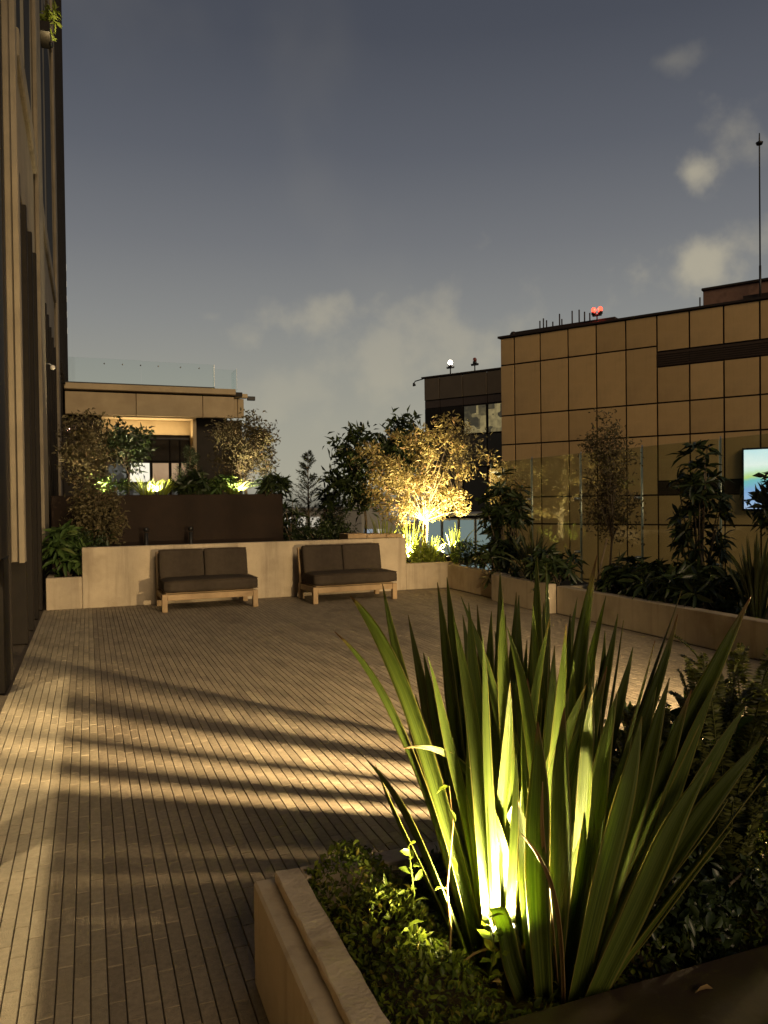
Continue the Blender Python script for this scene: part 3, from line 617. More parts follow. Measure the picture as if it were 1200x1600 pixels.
box('roof_kerb', .35, 4.9, .35, .8, 8.56, 8.75, M['goldframe'], GB, .03)
for x, h in ((1.62, .42), (1.78, .5), (1.92, .4), (2.2, .3), (2.5, .58), (2.6, .35), (3.05, .62), (3.35, .62), (3.58, .5), (3.8, .42)): tubes('vent_pipe', [([Vector((x, .5, 8.7)), Vector((x, .5, 8.66 + h))], .03)], M['goldframe'], GB, 8)
box('end_cap', .28, .55, .3, .6, 8.56, 8.78, M['goldframe'], GB, .08)
rb = box('plant_room', 7.95, 24, 1.4, 8, 8.2, 9.45, M['rooftop'], GB, .02)
box('roof_slab', 7.9, 24.1, 1.33, 8.1, 9.45, 9.55, M['goldframe'], rb, .02); box('cable_tray', 9.4, 10.6, 1.2, 1.36, 8.85, 8.98, M['goldframe'], rb, .01); tubes('drain_pipe', [([Vector((7.86, 1.3, 8.5)), Vector((7.86, 1.3, 9.2))], .03)], M['goldframe'], rb, 6)
Gm = Matrix.Translation(GB.location) @ Matrix.Rotation(ang, 4, 'Z')
def gw(x, y, z): return Gm @ Vector((x, y, z))
mast = empty('roof_mast', gw(10.0, 1.1, 8.56), 0, 'thin tall antenna mast with a small disc on the panelled roof', 'mast')
tubes('pole', [([Vector((0, 0, 0)), Vector((0, 0, 1.4))], .045), ([Vector((0, 0, 1.4)), Vector((0, 0, 6.0)), Vector((0, 0, 6.2))], [.032, .028, .02])], M['black'], mast, 6)
tubes('disc', [([Vector((0, 0, 5.78)), Vector((0, 0, 5.86)), Vector((0, 0, 5.9))], [.10, .13, .06])], M['black'], mast, 12)
def beacon(name, label, loc, mat, heads=2, group='roof warning lights', s=1.0, lamp=None):
    t = empty(name, loc, ang, label, 'beacon', group)
    tubes('stand', [([Vector((0, 0, -.05)), Vector((0, 0, .28 * s))], .03 * s)], M['black'], t, 8)
    box('bracket', -.2 * s, .2 * s, -.05, .05, .26 * s, .36 * s, M['black'], t, .02)
    for k in range(heads):
        x = (-.14 + .28 * k) * s if heads == 2 else 0
        tubes('lamp_base', [([Vector((x, 0, .34 * s)), Vector((x, 0, .44 * s))], .10 * s)], M['black'], t, 10)
        bm = bmesh.new(); bmesh.ops.create_uvsphere(bm, u_segments=14, v_segments=10, radius=.10 * s); o = bm_obj('bulb', bm, mat, t, 0, 1, True); o.location = (x, 0, .53 * s); o.scale = (1, 1, 1.15)
    if lamp:
        l = bpy.data.lights.new('beacon_lamp', 'POINT'); l.energy = lamp[0]; l.color = lamp[1]; l.shadow_soft_size = .1
        o = bpy.data.objects.new('lamp', l); COL.objects.link(o); o.parent = t; o.location = (0, -.1, .55 * s)
M['red'] = emit('red_beacon', (1, .06, .03), 3.5); M['whitelamp'] = emit('white_floodlight', (1, .9, .75), 30); M['dullred'] = plain('unlit_red_beacon', (.16, .03, .02), .4)
beacon('warning_light', 'pair of glowing red warning lights on the panelled roof', gw(4.25, .1, 8.56), M['red'], 2, s=.95, lamp=(25, (1, .08, .05)))

# digital screen mounted on the panelled facade
def screenmat():
    m, t, b, o = newmat('screen_picture'); tcn = N(t, 'ShaderNodeTexCoord'); sp = N(t, 'ShaderNodeSeparateXYZ'); t.links.new(tcn.outputs['Object'], sp.inputs[0])
    n = N(t, 'ShaderNodeTexNoise'); n.inputs['Scale'].default_value = 1.8; t.links.new(tcn.outputs['Object'], n.inputs['Vector'])
    ad = N(t, 'ShaderNodeMath', operation='MULTIPLY_ADD'); ad.inputs[1].default_value = .5; t.links.new(n.outputs[0], ad.inputs[0]); t.links.new(sp.outputs[2], ad.inputs[2])
    mr = N(t, 'ShaderNodeMapRange'); mr.inputs[1].default_value = -1.0; mr.inputs[2].default_value = 1.4; t.links.new(ad.outputs[0], mr.inputs[0])
    r = N(t, 'ShaderNodeValToRGB'); el_ = r.color_ramp.elements; el_[0].color = (.55, .62, .95, 1); el_[1].color = (.62, .85, 1, 1)
    for p, c in ((.35, (.25, .42, .8, 1)), (.5, (.22, .55, .62, 1)), (.56, (.55, .72, .25, 1)), (.66, (.75, .9, .8, 1)), (.75, (.95, .98, 1, 1))):
        k = el_.new(p); k.color = c
    t.links.new(mr.outputs[0], r.inputs[0]); t.links.new(r.outputs[0], b.inputs['Emission Color']); b.inputs['Emission Strength'].default_value = 1.1; b.inputs['Base Color'].default_value = (.02, .02, .02, 1)
    return m
scn = empty('digital_screen', gw(11.0, -.12, 2.15), ang, 'bright blue digital screen on the panelled building at the right edge', 'screen')
box('screen_face', -1.33, 1.33, -.10, -.06, -1.03, 1.05, screenmat(), scn, 0); box('screen_housing', -1.4, 1.4, -.055, .1, -1.1, 1.12, M['black'], scn, .01)

# wing behind, its shade put into a dark panel colour
DB = empty('dark_wing', gw(-8.0, 6, 0), ang, 'glazed building wing left of the panelled facade, coloured dark for shade', 'building')
box('core_wall', .2, 9, .1, 12, -16, 8.2, M['goldframe'], DB, 0)
dc = [.2, 1.2, 2.65, 4.1, 5.6, 7.0]; dr = [8.28, 7.05, 6.62, 5.02, 3.3, 1.6, -.2, -2]
M['wingA'] = roompane('lit_office_interior', (.05, .04, .02), (.62, .48, .2), .42, 2.2); M['wingB'] = emit('warm_lit_pane', (1, .55, .18), .7)
for i in range(5):
    for j in range(len(dr) - 1):
        x0, x1, z1, z0 = dc[i] + .02, dc[i + 1] - .02, dr[j] - .02, dr[j + 1] + .02
        if j == 1: box('louvre_panel', x0, x1, .05, .1, z0, z1, M['louvre'], DB, 0)
        elif j == 2:
            w_ = box('window', x0, x1, .03, .09, z0, z1, M['bronze'], DB, .01)
            box('pane', x0 + .06, x1 - .06, .015, .025, z0 + .06, z1 - .06, M['wingA'] if i >= 2 else M['bronze'], w_, 0)
        elif j == 4 and i == 3:
            w_ = box('window', x0, x1, .03, .09, z0, z1, M['bronze'], DB, .01); box('pane', x0 + .1, x1 - .1, .015, .025, z0 + .3, z1 - .1, M['wingB'], w_, 0)
        else: box('panel', x0, x1, .0, .09, z0, z1, M['shadepanel'], DB, .012)
box('parapet_cap', .05, 9, -.05, .3, 8.30, 8.38, M['goldframe'], DB, .01)
tubes('lamp_arm', [([Vector((.1, .1, 8.3)), Vector((-.45, .1, 8.22)), Vector((-.52, .1, 8.1))], .03)], M['black'], DB, 6); tubes('lamp_head', [([Vector((-.55, .1, 8.14)), Vector((-.5, .1, 7.98))], [.05, .10])], M['black'], DB, 8)
Dm = Matrix.Translation(DB.location) @ Matrix.Rotation(ang, 4, 'Z')
beacon('roof_floodlight', 'small white floodlight glaring on the dark wing roof', Dm @ Vector((1.85, .1, 8.38)), M['whitelamp'], 1, None, 1.15, lamp=(30, (1, .85, .7)))
beacon('warning_light', 'unlit dull red warning light on the dark wing roof', Dm @ Vector((3.35, .1, 8.38)), M['dullred'], 1, s=1.1)

# cyan lit glass volume low behind the trees
cy = empty('glass_kiosk', (11.25, 21.3, 0), R(-28), 'low pale cyan lit glass volume beyond the golden tree', 'building')
box('core_wall', -1.6, .5, .1, 3, -16, 1.05, M['darkbase'], cy, 0); M['cyan'] = emit('cyan_lit_pane', (.50, .68, .64), .24)
for k in range(4): w_ = box('window', -1.55 + k * .52, -1.06 + k * .52, .02, .08, -1.6, .98, M['steel'], cy, .006); box('pane', -1.52 + k * .52, -1.09 + k * .52, .005, .015, -1.55, .93, M['cyan'], w_, 0)
box('roof_edge', -1.7, .6, -.05, 3.1, 1.06, 1.14, M['steel'], cy, .01)

# distant city between the trees
M['cityA'] = plain('far_wall', (.20, .19, .17), .9); M['cityB'] = plain('far_wall_pale', (.32, .31, .28), .9); M['citywin'] = emit('far_lit_window', (1, .9, .72), .4); M['cityblue'] = emit('far_cool_window', (.7, .85, 1), .3)
for k, (x, y_, w, dpt, top, m, lb) in enumerate(((24, 82, 9, 8, .6, 'cityA', 'grey far building with lit windows left of the golden tree'), (31, 84, 6, 8, 1.6, 'cityB', 'pale far building just left of the golden tree'), (40, 100, 12, 10, .4, 'cityA', 'wide far building behind the golden tree'), (17, 95, 9, 8, -.6, 'cityB', 'low pale far building behind the conifer'), (6, 110, 14, 10, -.2, 'cityA', 'far building behind the raised planter'))):
    cb = empty('city_building', (x, y_, -16), -.35, lb, 'building', 'far city buildings'); box('wall', -w / 2, w / 2, 0, dpt, 0, 16 + top, M[m], cb, 0); box('roof', -w / 2 - .2, w / 2 + .2, -.2, dpt + .2, 16.01 + top, 16.25 + top, M['cityA'], cb, 0)
    for j in range(3):
        for i in range(int(w / 1.5)):
            if random.random() < .45: box('window', -w / 2 + .4 + i * 1.5, -w / 2 + 1.4 + i * 1.5, -.05, -.01, 14.2 + top - j * 2.6, 15.3 + top - j * 2.6, M['citywin' if random.random() < .6 else 'cityblue'], cb, 0)

# ------------------------------------------------------------------ glass balustrade along the right
for k in range(7):
    y1 = 13.16 - 1.4455 * k; y0 = y1 - 1.4455 + .02
    gp = empty('glass_balustrade', (7.3, (y0 + y1) / 2, .0), 0, ['tall glass balustrade panel behind the golden tree', 'tall glass balustrade panel right of the golden tree', 'tall glass balustrade panel left of the slim olive tree', 'tall glass balustrade panel behind the slim olive tree', 'tall glass balustrade panel right of the leafy column', 'tall glass balustrade panel behind the strap leaved plant on the right', 'tall glass balustrade panel nearest to the camera'][k], 'balustrade', 'glass balustrade panels')
    hl = (y1 - y0) / 2; box('glass_pane', -.008, .008, -hl, hl, .1, 2.27, M['glass'], gp, .002)
    tubes('post', [([Vector((.03, -hl - .005, 0)), Vector((.03, -hl - .005, 2.3))], .010)], M['steel'], gp, 8)
    for z in (.7, 1.55): tubes('clamp', [([Vector((-.05, -hl + .06, z)), Vector((.04, -hl + .06, z))], .022)], M['steel'], gp, 8)
    box('edge_strip', -.006, .006, hl + .001, hl + .006, .12, 2.25, M['steel'], gp, 0)

# ================================================================== OBJECTS
def cushion(name, w, d, h, par, loc, rx=0, puff=.012):
    bm = bmesh.new(); box_bm(bm, -w / 2, w / 2, -d / 2, d / 2, -h / 2, h / 2)
    bmesh.ops.subdivide_edges(bm, edges=bm.edges[:], cuts=9, use_grid_fill=True)
    r = min(h, d) * .30
    for v in bm.verts:
        x, y, z = v.co
        q = Vector((max(abs(x) - (w / 2 - r), 0), max(abs(y) - (d / 2 - r), 0), max(abs(z) - (h / 2 - r), 0)))
        if q.length > 0:
            q2 = q.normalized() * min(q.length, r); v.co = Vector((math.copysign(min(abs(x), w / 2 - r) + q2.x, x), math.copysign(min(abs(y), d / 2 - r) + q2.y, y), math.copysign(min(abs(z), h / 2 - r) + q2.z, z)))
        u, t = 2 * x / w, 2 * y / d; s = (1 - min(1, u * u)) * (1 - min(1, t * t)); v.co.z += math.copysign(puff * s, z) if abs(z) > h * .3 else 0
        v.co += Vector((random.uniform(-1, 1), random.uniform(-1, 1), random.uniform(-1, 1))) * .0018
    o = bm_obj(name, bm, M['fabric'], par, 0, 1, True); o.location = loc; o.rotation_euler = (rx, 0, 0)
    e_ = r * .28; ring = lambda z: [Vector((x, y, z)) for x, y in ((-w / 2 + e_ + r * .5, -d / 2 + e_ * .35), (w / 2 - e_ - r * .5, -d / 2 + e_ * .35), (w / 2 - e_ * .35, -d / 2 + e_ + r * .5), (w / 2 - e_ * .35, d / 2 - e_ - r * .5), (w / 2 - e_ - r * .5, d / 2 - e_ * .35), (-w / 2 + e_ + r * .5, d / 2 - e_ * .35), (-w / 2 + e_ * .35, d / 2 - e_ - r * .5), (-w / 2 + e_ * .35, -d / 2 + e_ + r * .5), (-w / 2 + e_ + r * .5, -d / 2 + e_ * .35))]
    for zz in (h / 2 - e_, -h / 2 + e_): tubes('piping', [(ring(zz), .004)], M['piping'], o, 5)
    return o
def sofa(loc, rz, label):
    t = empty('sofa', loc, rz, label, 'sofa', 'two seat outdoor sofas')
    w, d = 1.38, .82
    for x in (-1, 1):
        for y in (-1, 1): box('leg', x * (w / 2) - (.0 if x < 0 else .075), x * (w / 2) + (.075 if x < 0 else .0), y * d / 2 - (0 if y < 0 else .075), y * d / 2 + (.075 if y < 0 else 0), .002, .255, M['teak'], t, .005)
    box('front_rail', -w / 2 + .077, w / 2 - .077, -d / 2 + .008, -d / 2 + .05, .165, .25, M['teak'], t, .004); box('rear_rail', -w / 2 + .077, w / 2 - .077, d / 2 - .05, d / 2 - .008, .165, .25, M['teak'], t, .004)
    for x in (-1, 1): box('side_rail', x * (w / 2 - .03) - .021, x * (w / 2 - .03) + .021, -d / 2 + .077, d / 2 - .077, .165, .25, M['teak'], t, .004)
    for k in range(7): box('seat_slat', -w / 2 + .055, w / 2 - .055, -d / 2 + .06 + k * .1, -d / 2 + .13 + k * .1, .252, .268, M['teak'], t, .003)
    for x in (-1, 1):
        bm = bmesh.new(); box_bm(bm, x * (w / 2 - .032) - .03, x * (w / 2 - .032) + .03, -.028, .028, 0, .58)
        o = bm_obj('back_post', bm, M['teak'], t, .005); o.location = (0, d / 2 - .09, .255); o.rotation_euler = (R(-13), 0, 0)
    for z in (.10, .30, .50):
        bm = bmesh.new(); box_bm(bm, -w / 2 + .065, w / 2 - .065, -.012, .012, z, z + .07); o = bm_obj('back_slat', bm, M['teak'], t, .003); o.location = (0, d / 2 - .09, .255); o.rotation_euler = (R(-13), 0, 0)
    cushion('seat_cushion', w - .01, d - .02, .175, t, (.015, -.03, .362))
    for x in (-1, 1): cushion('back_cushion', w / 2 - .03, .15, .45, t, (x * (w / 4 - .012), d / 2 - .165, .635), R(-13), .0)
    return t
sofa((1.64, 11.72, 0), R(1.0), 'brown cushioned teak sofa, left of the two along the wall')
sofa((3.83, 11.62, 0), R(1.5), 'brown cushioned teak sofa, right of the two along the wall')

# ------------------------------------------------------------------ foreground flax
FLAX = [
(0.996,1.869,0.280, 0.852,2.023,1.133, 0.726,2.181,1.272, 0.055,15,'b'),
(1.002,1.899,0.262, 0.893,2.056,0.804, 0.835,2.193,1.297, 0.050,20,'g'),
(0.962,1.861,0.284, 0.863,1.963,0.963, 0.651,2.101,1.176, 0.034,50,'b'),
(0.931,1.819,0.305, 0.838,1.914,0.662, 0.719,2.016,0.829, 0.035,60,'g'),
(0.983,1.959,0.224, 0.860,2.011,0.546, 0.770,2.103,0.778, 0.030,70,'g'),
(1.051,1.933,0.250, 1.020,2.061,0.786, 1.013,2.178,1.294, 0.050,25,'g'),
(1.078,1.944,0.238, 1.056,2.047,0.786, 1.038,2.169,1.308, 0.058,10,'g'),
(1.040,1.991,0.221, 0.973,2.077,0.653, 0.931,2.208,1.195, 0.050,40,'g'),
(1.126,2.011,0.191, 1.114,2.077,0.730, 1.157,2.175,1.216, 0.045,55,'g'),
(1.135,2.007,0.191, 1.133,2.070,0.729, 1.191,2.162,1.195, 0.050,30,'g'),
(1.119,1.960,0.220, 1.135,2.016,0.747, 1.201,2.106,1.325, 0.055,15,'g'),
(1.212,2.084,0.131, 1.238,2.136,0.694, 1.314,2.222,1.243, 0.050,20,'g'),
(1.162,1.997,0.190, 1.149,2.062,0.631, 1.017,2.117,0.911, 0.050,0,'b'),
(1.083,1.868,0.279, 1.093,1.924,0.671, 1.098,1.981,1.023, 0.052,5,'b'),
(1.171,1.993,0.190, 1.250,2.078,0.711, 1.280,2.128,1.245, 0.048,-25,'g'),
(1.137,1.900,0.231, 1.199,1.938,0.800, 1.281,2.023,1.378, 0.055,10,'g'),
(1.171,1.940,0.201, 1.261,1.968,0.783, 1.332,2.056,1.350, 0.045,-40,'g'),
(1.206,1.979,0.171, 1.196,2.045,0.709, 1.207,2.154,1.133, 0.050,35,'g'),
(1.141,1.791,0.238, 1.212,1.826,0.797, 1.392,1.873,1.383, 0.060,20,'b'),
(1.196,1.877,0.193, 1.323,1.943,0.706, 1.440,2.013,1.224, 0.050,-20,'g'),
(1.214,1.923,0.163, 1.278,1.960,0.706, 1.387,2.031,1.109, 0.045,10,'g'),
(1.230,1.863,0.193, 1.395,1.915,0.715, 1.532,1.977,1.191, 0.045,51,'g'),
(1.276,1.899,0.162, 1.427,1.917,0.682, 1.560,1.966,1.167, 0.038,-85,'g'),
(1.286,1.948,0.131, 1.433,1.953,0.647, 1.498,1.989,1.137, 0.045,5,'g'),
(1.227,1.811,0.214, 1.421,1.814,0.815, 1.656,1.823,1.269, 0.032,85,'g'),
(1.199,1.769,0.245, 1.401,1.767,0.734, 1.601,1.790,1.211, 0.045,25,'b'),
(1.131,1.656,0.293, 1.349,1.596,0.820, 1.630,1.533,1.287, 0.056,17,'b'),
(1.155,1.648,0.301, 1.376,1.583,0.696, 1.609,1.537,0.991, 0.054,-25,'g'),
(1.140,1.600,0.310, 1.368,1.532,0.672, 1.605,1.484,0.939, 0.050,34,'g'),
(1.176,1.693,0.278, 1.369,1.678,0.655, 1.579,1.654,0.926, 0.045,8,'b'),
(1.168,1.696,0.278, 1.325,1.694,0.618, 1.534,1.671,0.847, 0.041,51,'g'),
(1.125,1.553,0.310, 1.333,1.492,0.621, 1.574,1.441,0.847, 0.045,-51,'g'),
(1.148,1.597,0.310, 1.351,1.576,0.567, 1.553,1.555,0.753, 0.032,76,'g'),
(1.032,1.620,0.310, 1.023,1.651,0.718, 1.071,1.690,0.979, 0.058,-5,'b'),
(1.061,1.630,0.302, 1.113,1.638,0.709, 1.145,1.694,1.008, 0.055,10,'b'),
(1.087,1.620,0.301, 1.190,1.640,0.682, 1.291,1.660,1.042, 0.054,0,'g'),
(1.101,1.668,0.277, 1.192,1.694,0.758, 1.259,1.726,1.065, 0.055,20,'g'),
(1.081,1.569,0.310, 1.190,1.576,0.662, 1.319,1.595,0.989, 0.054,-17,'g'),
(1.113,1.589,0.310, 1.250,1.581,0.682, 1.411,1.593,1.079, 0.054,25,'g'),
(1.092,1.533,0.310, 1.261,1.511,0.626, 1.441,1.493,0.889, 0.054,0,'g'),
(1.098,1.755,0.252, 1.148,1.795,0.657, 1.246,1.872,1.128, 0.055,-15,'g'),
(1.143,1.843,0.207, 1.177,1.890,0.615, 1.285,1.964,1.157, 0.050,25,'g'),
(1.158,1.785,0.237, 1.252,1.809,0.707, 1.335,1.891,1.117, 0.050,40,'g'),
(1.188,1.933,0.163, 1.195,1.990,0.573, 1.277,2.074,1.110, 0.052,10,'g'),
(1.060,1.930,0.232, 0.969,2.025,0.691, 0.947,2.147,1.084, 0.055,20,'g'),
(1.019,1.892,0.253, 0.930,1.986,0.655, 0.907,2.107,0.970, 0.055,10,'g'),
(1.101,1.967,0.202, 1.044,2.049,0.633, 1.041,2.164,1.054, 0.055,15,'g'),
(1.029,1.856,0.271, 0.958,1.921,0.639, 0.934,1.988,0.912, 0.050,0,'g'),
(1.186,2.040,0.122, 1.163,2.109,0.532, 1.170,2.219,0.907, 0.050,20,'g'),
(1.011,1.671,0.290, 0.985,1.693,0.381, 0.963,1.724,0.501, 0.050,0,'c'),
(1.247,1.857,0.174, 1.345,1.880,0.648, 1.425,1.907,0.934, 0.040,60,'g'),
(1.264,1.850,0.174, 1.421,1.849,0.542, 1.550,1.859,0.952, 0.045,-59,'g'),
(1.150,1.575,0.310, 1.347,1.532,0.529, 1.521,1.513,0.707, 0.027,68,'g'),
(1.102,1.808,0.310, 1.047,1.892,0.925, 0.793,1.935,0.869, 0.032,40,'b'),
(1.061,1.579,0.310, 1.071,1.578,0.630, 0.971,1.618,0.737, 0.014,40,'d'),
(1.077,1.625,0.310, 1.049,1.640,0.670, 1.044,1.645,0.846, 0.012,50,'d'),
(1.160,1.837,0.215, 1.256,1.861,0.688, 1.349,1.940,1.204, 0.055,10,'g'),
(1.150,1.788,0.246, 1.268,1.803,0.689, 1.380,1.874,1.154, 0.055,-15,'g'),
(1.155,1.765,0.250, 1.295,1.772,0.685, 1.443,1.796,1.125, 0.050,34,'g'),
(1.154,1.733,0.268, 1.311,1.732,0.685, 1.469,1.733,1.152, 0.045,-51,'b'),
(1.156,1.722,0.266, 1.309,1.707,0.640, 1.462,1.701,1.025, 0.050,8,'g'),
(1.130,1.742,0.251, 1.213,1.770,0.639, 1.342,1.780,1.082, 0.060,-5,'b'),
(1.170,1.886,0.175, 1.205,1.934,0.669, 1.296,2.014,1.236, 0.050,0,'g'),
(1.179,1.990,0.171, 1.177,2.052,0.670, 1.237,2.144,1.184, 0.052,12,'g'),
(1.094,1.916,0.231, 1.057,1.991,0.709, 1.067,2.102,1.200, 0.050,-20,'g'),
(1.110,1.857,0.225, 1.126,1.910,0.616, 1.198,1.996,1.052, 0.052,25,'g'),
(1.106,1.805,0.255, 1.146,1.849,0.637, 1.162,1.902,1.037, 0.050,-30,'b'),
(1.122,1.799,0.247, 1.175,1.837,0.618, 1.231,1.876,1.055, 0.055,15,'g'),
(1.116,1.758,0.263, 1.177,1.783,0.640, 1.246,1.816,1.020, 0.055,-10,'g'),
(1.132,1.752,0.262, 1.213,1.770,0.639, 1.290,1.799,0.975, 0.050,30,'g'),
(1.146,1.736,0.260, 1.242,1.740,0.610, 1.337,1.748,0.929, 0.050,0,'b'),
(1.145,1.705,0.270, 1.260,1.698,0.605, 1.368,1.693,0.906, 0.050,20,'g'),
(1.136,1.655,0.293, 1.275,1.641,0.626, 1.421,1.630,0.951, 0.050,-13,'g'),
(1.137,1.622,0.307, 1.293,1.595,0.656, 1.465,1.572,1.045, 0.050,17,'b'),
(1.140,1.600,0.310, 1.318,1.564,0.671, 1.512,1.533,1.082, 0.047,-20,'g'),
(1.085,1.920,0.222, 1.029,2.001,0.596, 1.046,2.107,0.985, 0.050,10,'g'),
(1.060,1.930,0.223, 0.976,2.021,0.578, 0.966,2.137,0.908, 0.050,18,'g'),
(1.127,1.957,0.192, 1.106,2.025,0.613, 1.147,2.123,1.052, 0.050,-8,'g'),
]
fx = empty('flax_plant', (1.05, 1.75, .28), 0, 'large strap leaved flax lit from below in the foreground planter', 'flax plant')
for (bx, by, bz, cx_, cy_, cz_, tx, ty, tz, w, roll, kind) in FLAX:
    off = Vector((1.05, 1.75, .28))
    geo = blade_geo(Vector((bx, by, bz)), Vector((cx_, cy_, cz_)), Vector((tx, ty, tz)), w * 1.02, R(roll), 18, kind == 'c')
    geo = ([v - off for v in geo[0]],) + geo[1:]
    if kind == 'd': o = meshpy('dry_leaf', geo[0], geo[1], M['dry'], fx, True); o['label'] = 'withered brown leaf curling off the flax'
    else:
        o = blade('leaf', geo, M['flax'], fx, .90 if kind == 'b' else (2 if random.random() < .6 else .965))
        if kind == 'c': o['label'] = 'leaf stump cut off square'
    sol = o.modifiers.new('thick', 'SOLIDIFY'); sol.thickness = .0016
rr = random.Random(8)
for i in range(40):   # shorter young blades filling the clump
    a = rr.uniform(0, 6.28); d = Vector((math.cos(a), math.sin(a) * .5, 0)); b = Vector((rr.uniform(-.07, .24), rr.uniform(-.04, .2), 0)); hh = rr.uniform(.45, 1.0); ln = rr.uniform(.03, .26)
    geo = blade_geo(b + Vector((1.05, 1.75, .28)), b + d * ln * .3 + Vector((1.05, 1.75, .28 + hh * .6)), b + d * ln + Vector((1.05, 1.75, .28 + hh)), rr.uniform(.03, .05), rr.uniform(-1, 1), 12)
    geo = ([v - Vector((1.05, 1.75, .28)) for v in geo[0]],) + geo[1:]
    blade('leaf', geo, M['flax'], fx, 2 if rr.random() < .7 else .93)
for i in range(9):   # withered leaves lying round the foot
    a = rr.uniform(0, 6.28); d = Vector((math.cos(a), math.sin(a) * .6, 0)); b = Vector((1.05 + rr.uniform(-.1, .14), 1.75 + rr.uniform(-.05, .1), .30)); ln = rr.uniform(.12, .26)
    geo = blade_geo(b, b + d * ln * .5 + Vector((0, 0, rr.uniform(.05, .16))), b + d * ln + Vector((0, 0, rr.uniform(.02, .10))), rr.uniform(.012, .024), rr.uniform(-1, 1), 8)
    o = meshpy('dry_leaf', [v - Vector((1.05, 1.75, .28)) for v in geo[0]], geo[1], M['dry'], fx, True)
# twining weed stem
vine = [Vector((.86, 1.80, .33)), Vector((.875, 1.82, .42)), Vector((.87, 1.83, .52)), Vector((.885, 1.84, .60)), Vector((.90, 1.85, .68)), Vector((.895, 1.86, .78))]
vn = empty('climbing_weed', vine[0], 0, 'thin brown stem climbing the lit flax leaves', 'weed'); tubes('stem', [([p - vine[0] for p in vine], [.003, .003, .0026, .0022, .002, .0012])], M['dry'], vn, 6)
for i in (1, 2, 3, 4, 5): leaf_mesh('leaf', [tuple(vine[i] - vine[0])], rdir(1, .4), .045, .02, M['leafcover'], vn, rich=True)

# ground cover carpets the foreground planter
n = 15000
GX = .62 + rng.random(n) ** 1.25 * 2.2; GY = 1.52 + rng.random(n) * .84
hgt = .27 + .085 * np.exp(-((GX - .74) / .13) ** 2) + .075 * np.abs(np.sin(GX * 9 + 1) * np.cos(GY * 11)) + rng.random(n) * .04
keep = ~((np.abs(GX - 1.05) < .13) & (np.abs(GY - 1.74) < .12)); GX, GY, hgt = GX[keep], GY[keep], hgt[keep]; n = len(GX)
gc = leaf_mesh('ground_cover', np.stack([GX, GY, hgt], 1), rdir(n, .55), (.022 * (.5 + rng.random(n))), .011 * (.6 + .8 * rng.random(n)), M['leafcover'], None, rich=True); tag(gc, 'low small leaved ground cover carpeting the foreground planter', 'ground cover', kind='stuff')
# a few upright weeds above the cover
for k, (x, y_, hh, lb) in enumerate(((.82, 1.98, .26, 'upright leafy weed at the left foot of the flax'), (.93, 1.72, .16, 'small leafy sprig standing in the lit ground cover'), (.74, 1.80, .14, 'small leafy sprig in the shaded ground cover'))):
    t = empty('weed_sprig', (x, y_, .32), 0, lb, 'weed', 'weed sprigs'); P = []; D = []
    for i in range(14):
        u = i / 13; P.append((.02 * math.sin(u * 3), 0, hh * u)); a = i * 2.4; D.append((math.cos(a), math.sin(a), .5))
    tubes('stem', [([Vector(P[0]), Vector(P[6]), Vector(P[-1])], .0022)], M['leafcover'], t, 5); o = leaf_mesh('foliage', P, D, .045, .02, M['leafcover'], t, rich=True); o['kind'] = 'stuff'
ml = leaf_mesh('fallen_leaf', [(1.30, 1.40, .394)], [(1, .2, .02)], .06, .025, M['dry'], None, rich=True); tag(ml, 'single dry leaf lying on the near planter edge', 'leaf')

for k, (x, y_, h, lb) in enumerate(((1.78, 2.12, .62, 'sword fern just behind the right flax leaves'), (2.12, 2.2, .70, 'tall sword fern with upright fronds right of the flax'), (2.3, 1.85, .72, 'dark sword fern at the right frame edge'), (1.55, 2.22, .5, 'short sword fern glimpsed between the flax leaves'), (2.6, 2.1, .8, 'tall sword fern beyond the right frame edge'), (1.75, 1.75, .42, 'low dark fern at the right end of the near planter edge'), (1.95, 1.95, .6, 'dense sword fern in the middle of the right fern group'), (2.35, 2.25, .74, 'tall pale tipped sword fern before the long planter wall'))):
    fern('sword_fern', lb, (x, y_, .27), 22, h, 'sword ferns in the foreground planter', 40 + k)
shrub('leafy_bush', 'dark round leaved bush low behind the right flax leaves', 'bush', (1.5, 1.7, .26), (1.62, 1.72, .42), (.34, .16, .15), M['leafdark'], 46, 40, .05, .035, .018, rich=True)
shrub('leafy_bush', 'dark broad leaved bush between ferns and the long planter wall', 'bush', (1.95, 2.25, .26), (2.05, 2.25, .5), (.5, .14, .24), M['leafgreen'], 46, 24, .06, .10, .05, rich=True)

# added unseen blades at the planter's right end, shaped to comb the bollard light
BL = Vector((3.7, 1.99, 1.08))
comb = empty('flax_plant', (3.3, 2.2, .28), 0, 'unseen flax blades added to comb the bollard light', 'flax plant')
def comb_blade(a0, a1, r=.5, h=1.75):
    a = R((a0 + a1) / 2); w = 2 * r * math.tan(R(a1 - a0) / 2); p = Vector((BL.x - r * math.cos(a), BL.y + r * math.sin(a), .27)); sd = Vector((math.sin(a), math.cos(a), 0)); V = []; UV = []; T = []; sg = 12
    for i in range(sg + 1):
        t = i / sg; ww = w * (.9 + .1 * t) if t < .75 else w * (1 - ((t - .75) / .25) ** 2) + .001
        for u in (-1, -.5, 0, .5, 1): V.append(p + sd * (ww * .5 * u + 0) + Vector((0, 0, h * t)) - comb.location); UV.append((u * .5 + .5, t)); T.append(t)
    F = [(i * 5 + k, i * 5 + k + 1, (i + 1) * 5 + k + 1, (i + 1) * 5 + k) for i in range(sg) for k in range(4)]
    blade('leaf', (V, F, UV, T), M['flax'], comb)
for a0, a1 in ((35.1, 38.6), (41.1, 43.5), (47.2, 51.6), (55.2, 57.4)): comb_blade(a0, a1, .5 + random.uniform(-.02, .02))
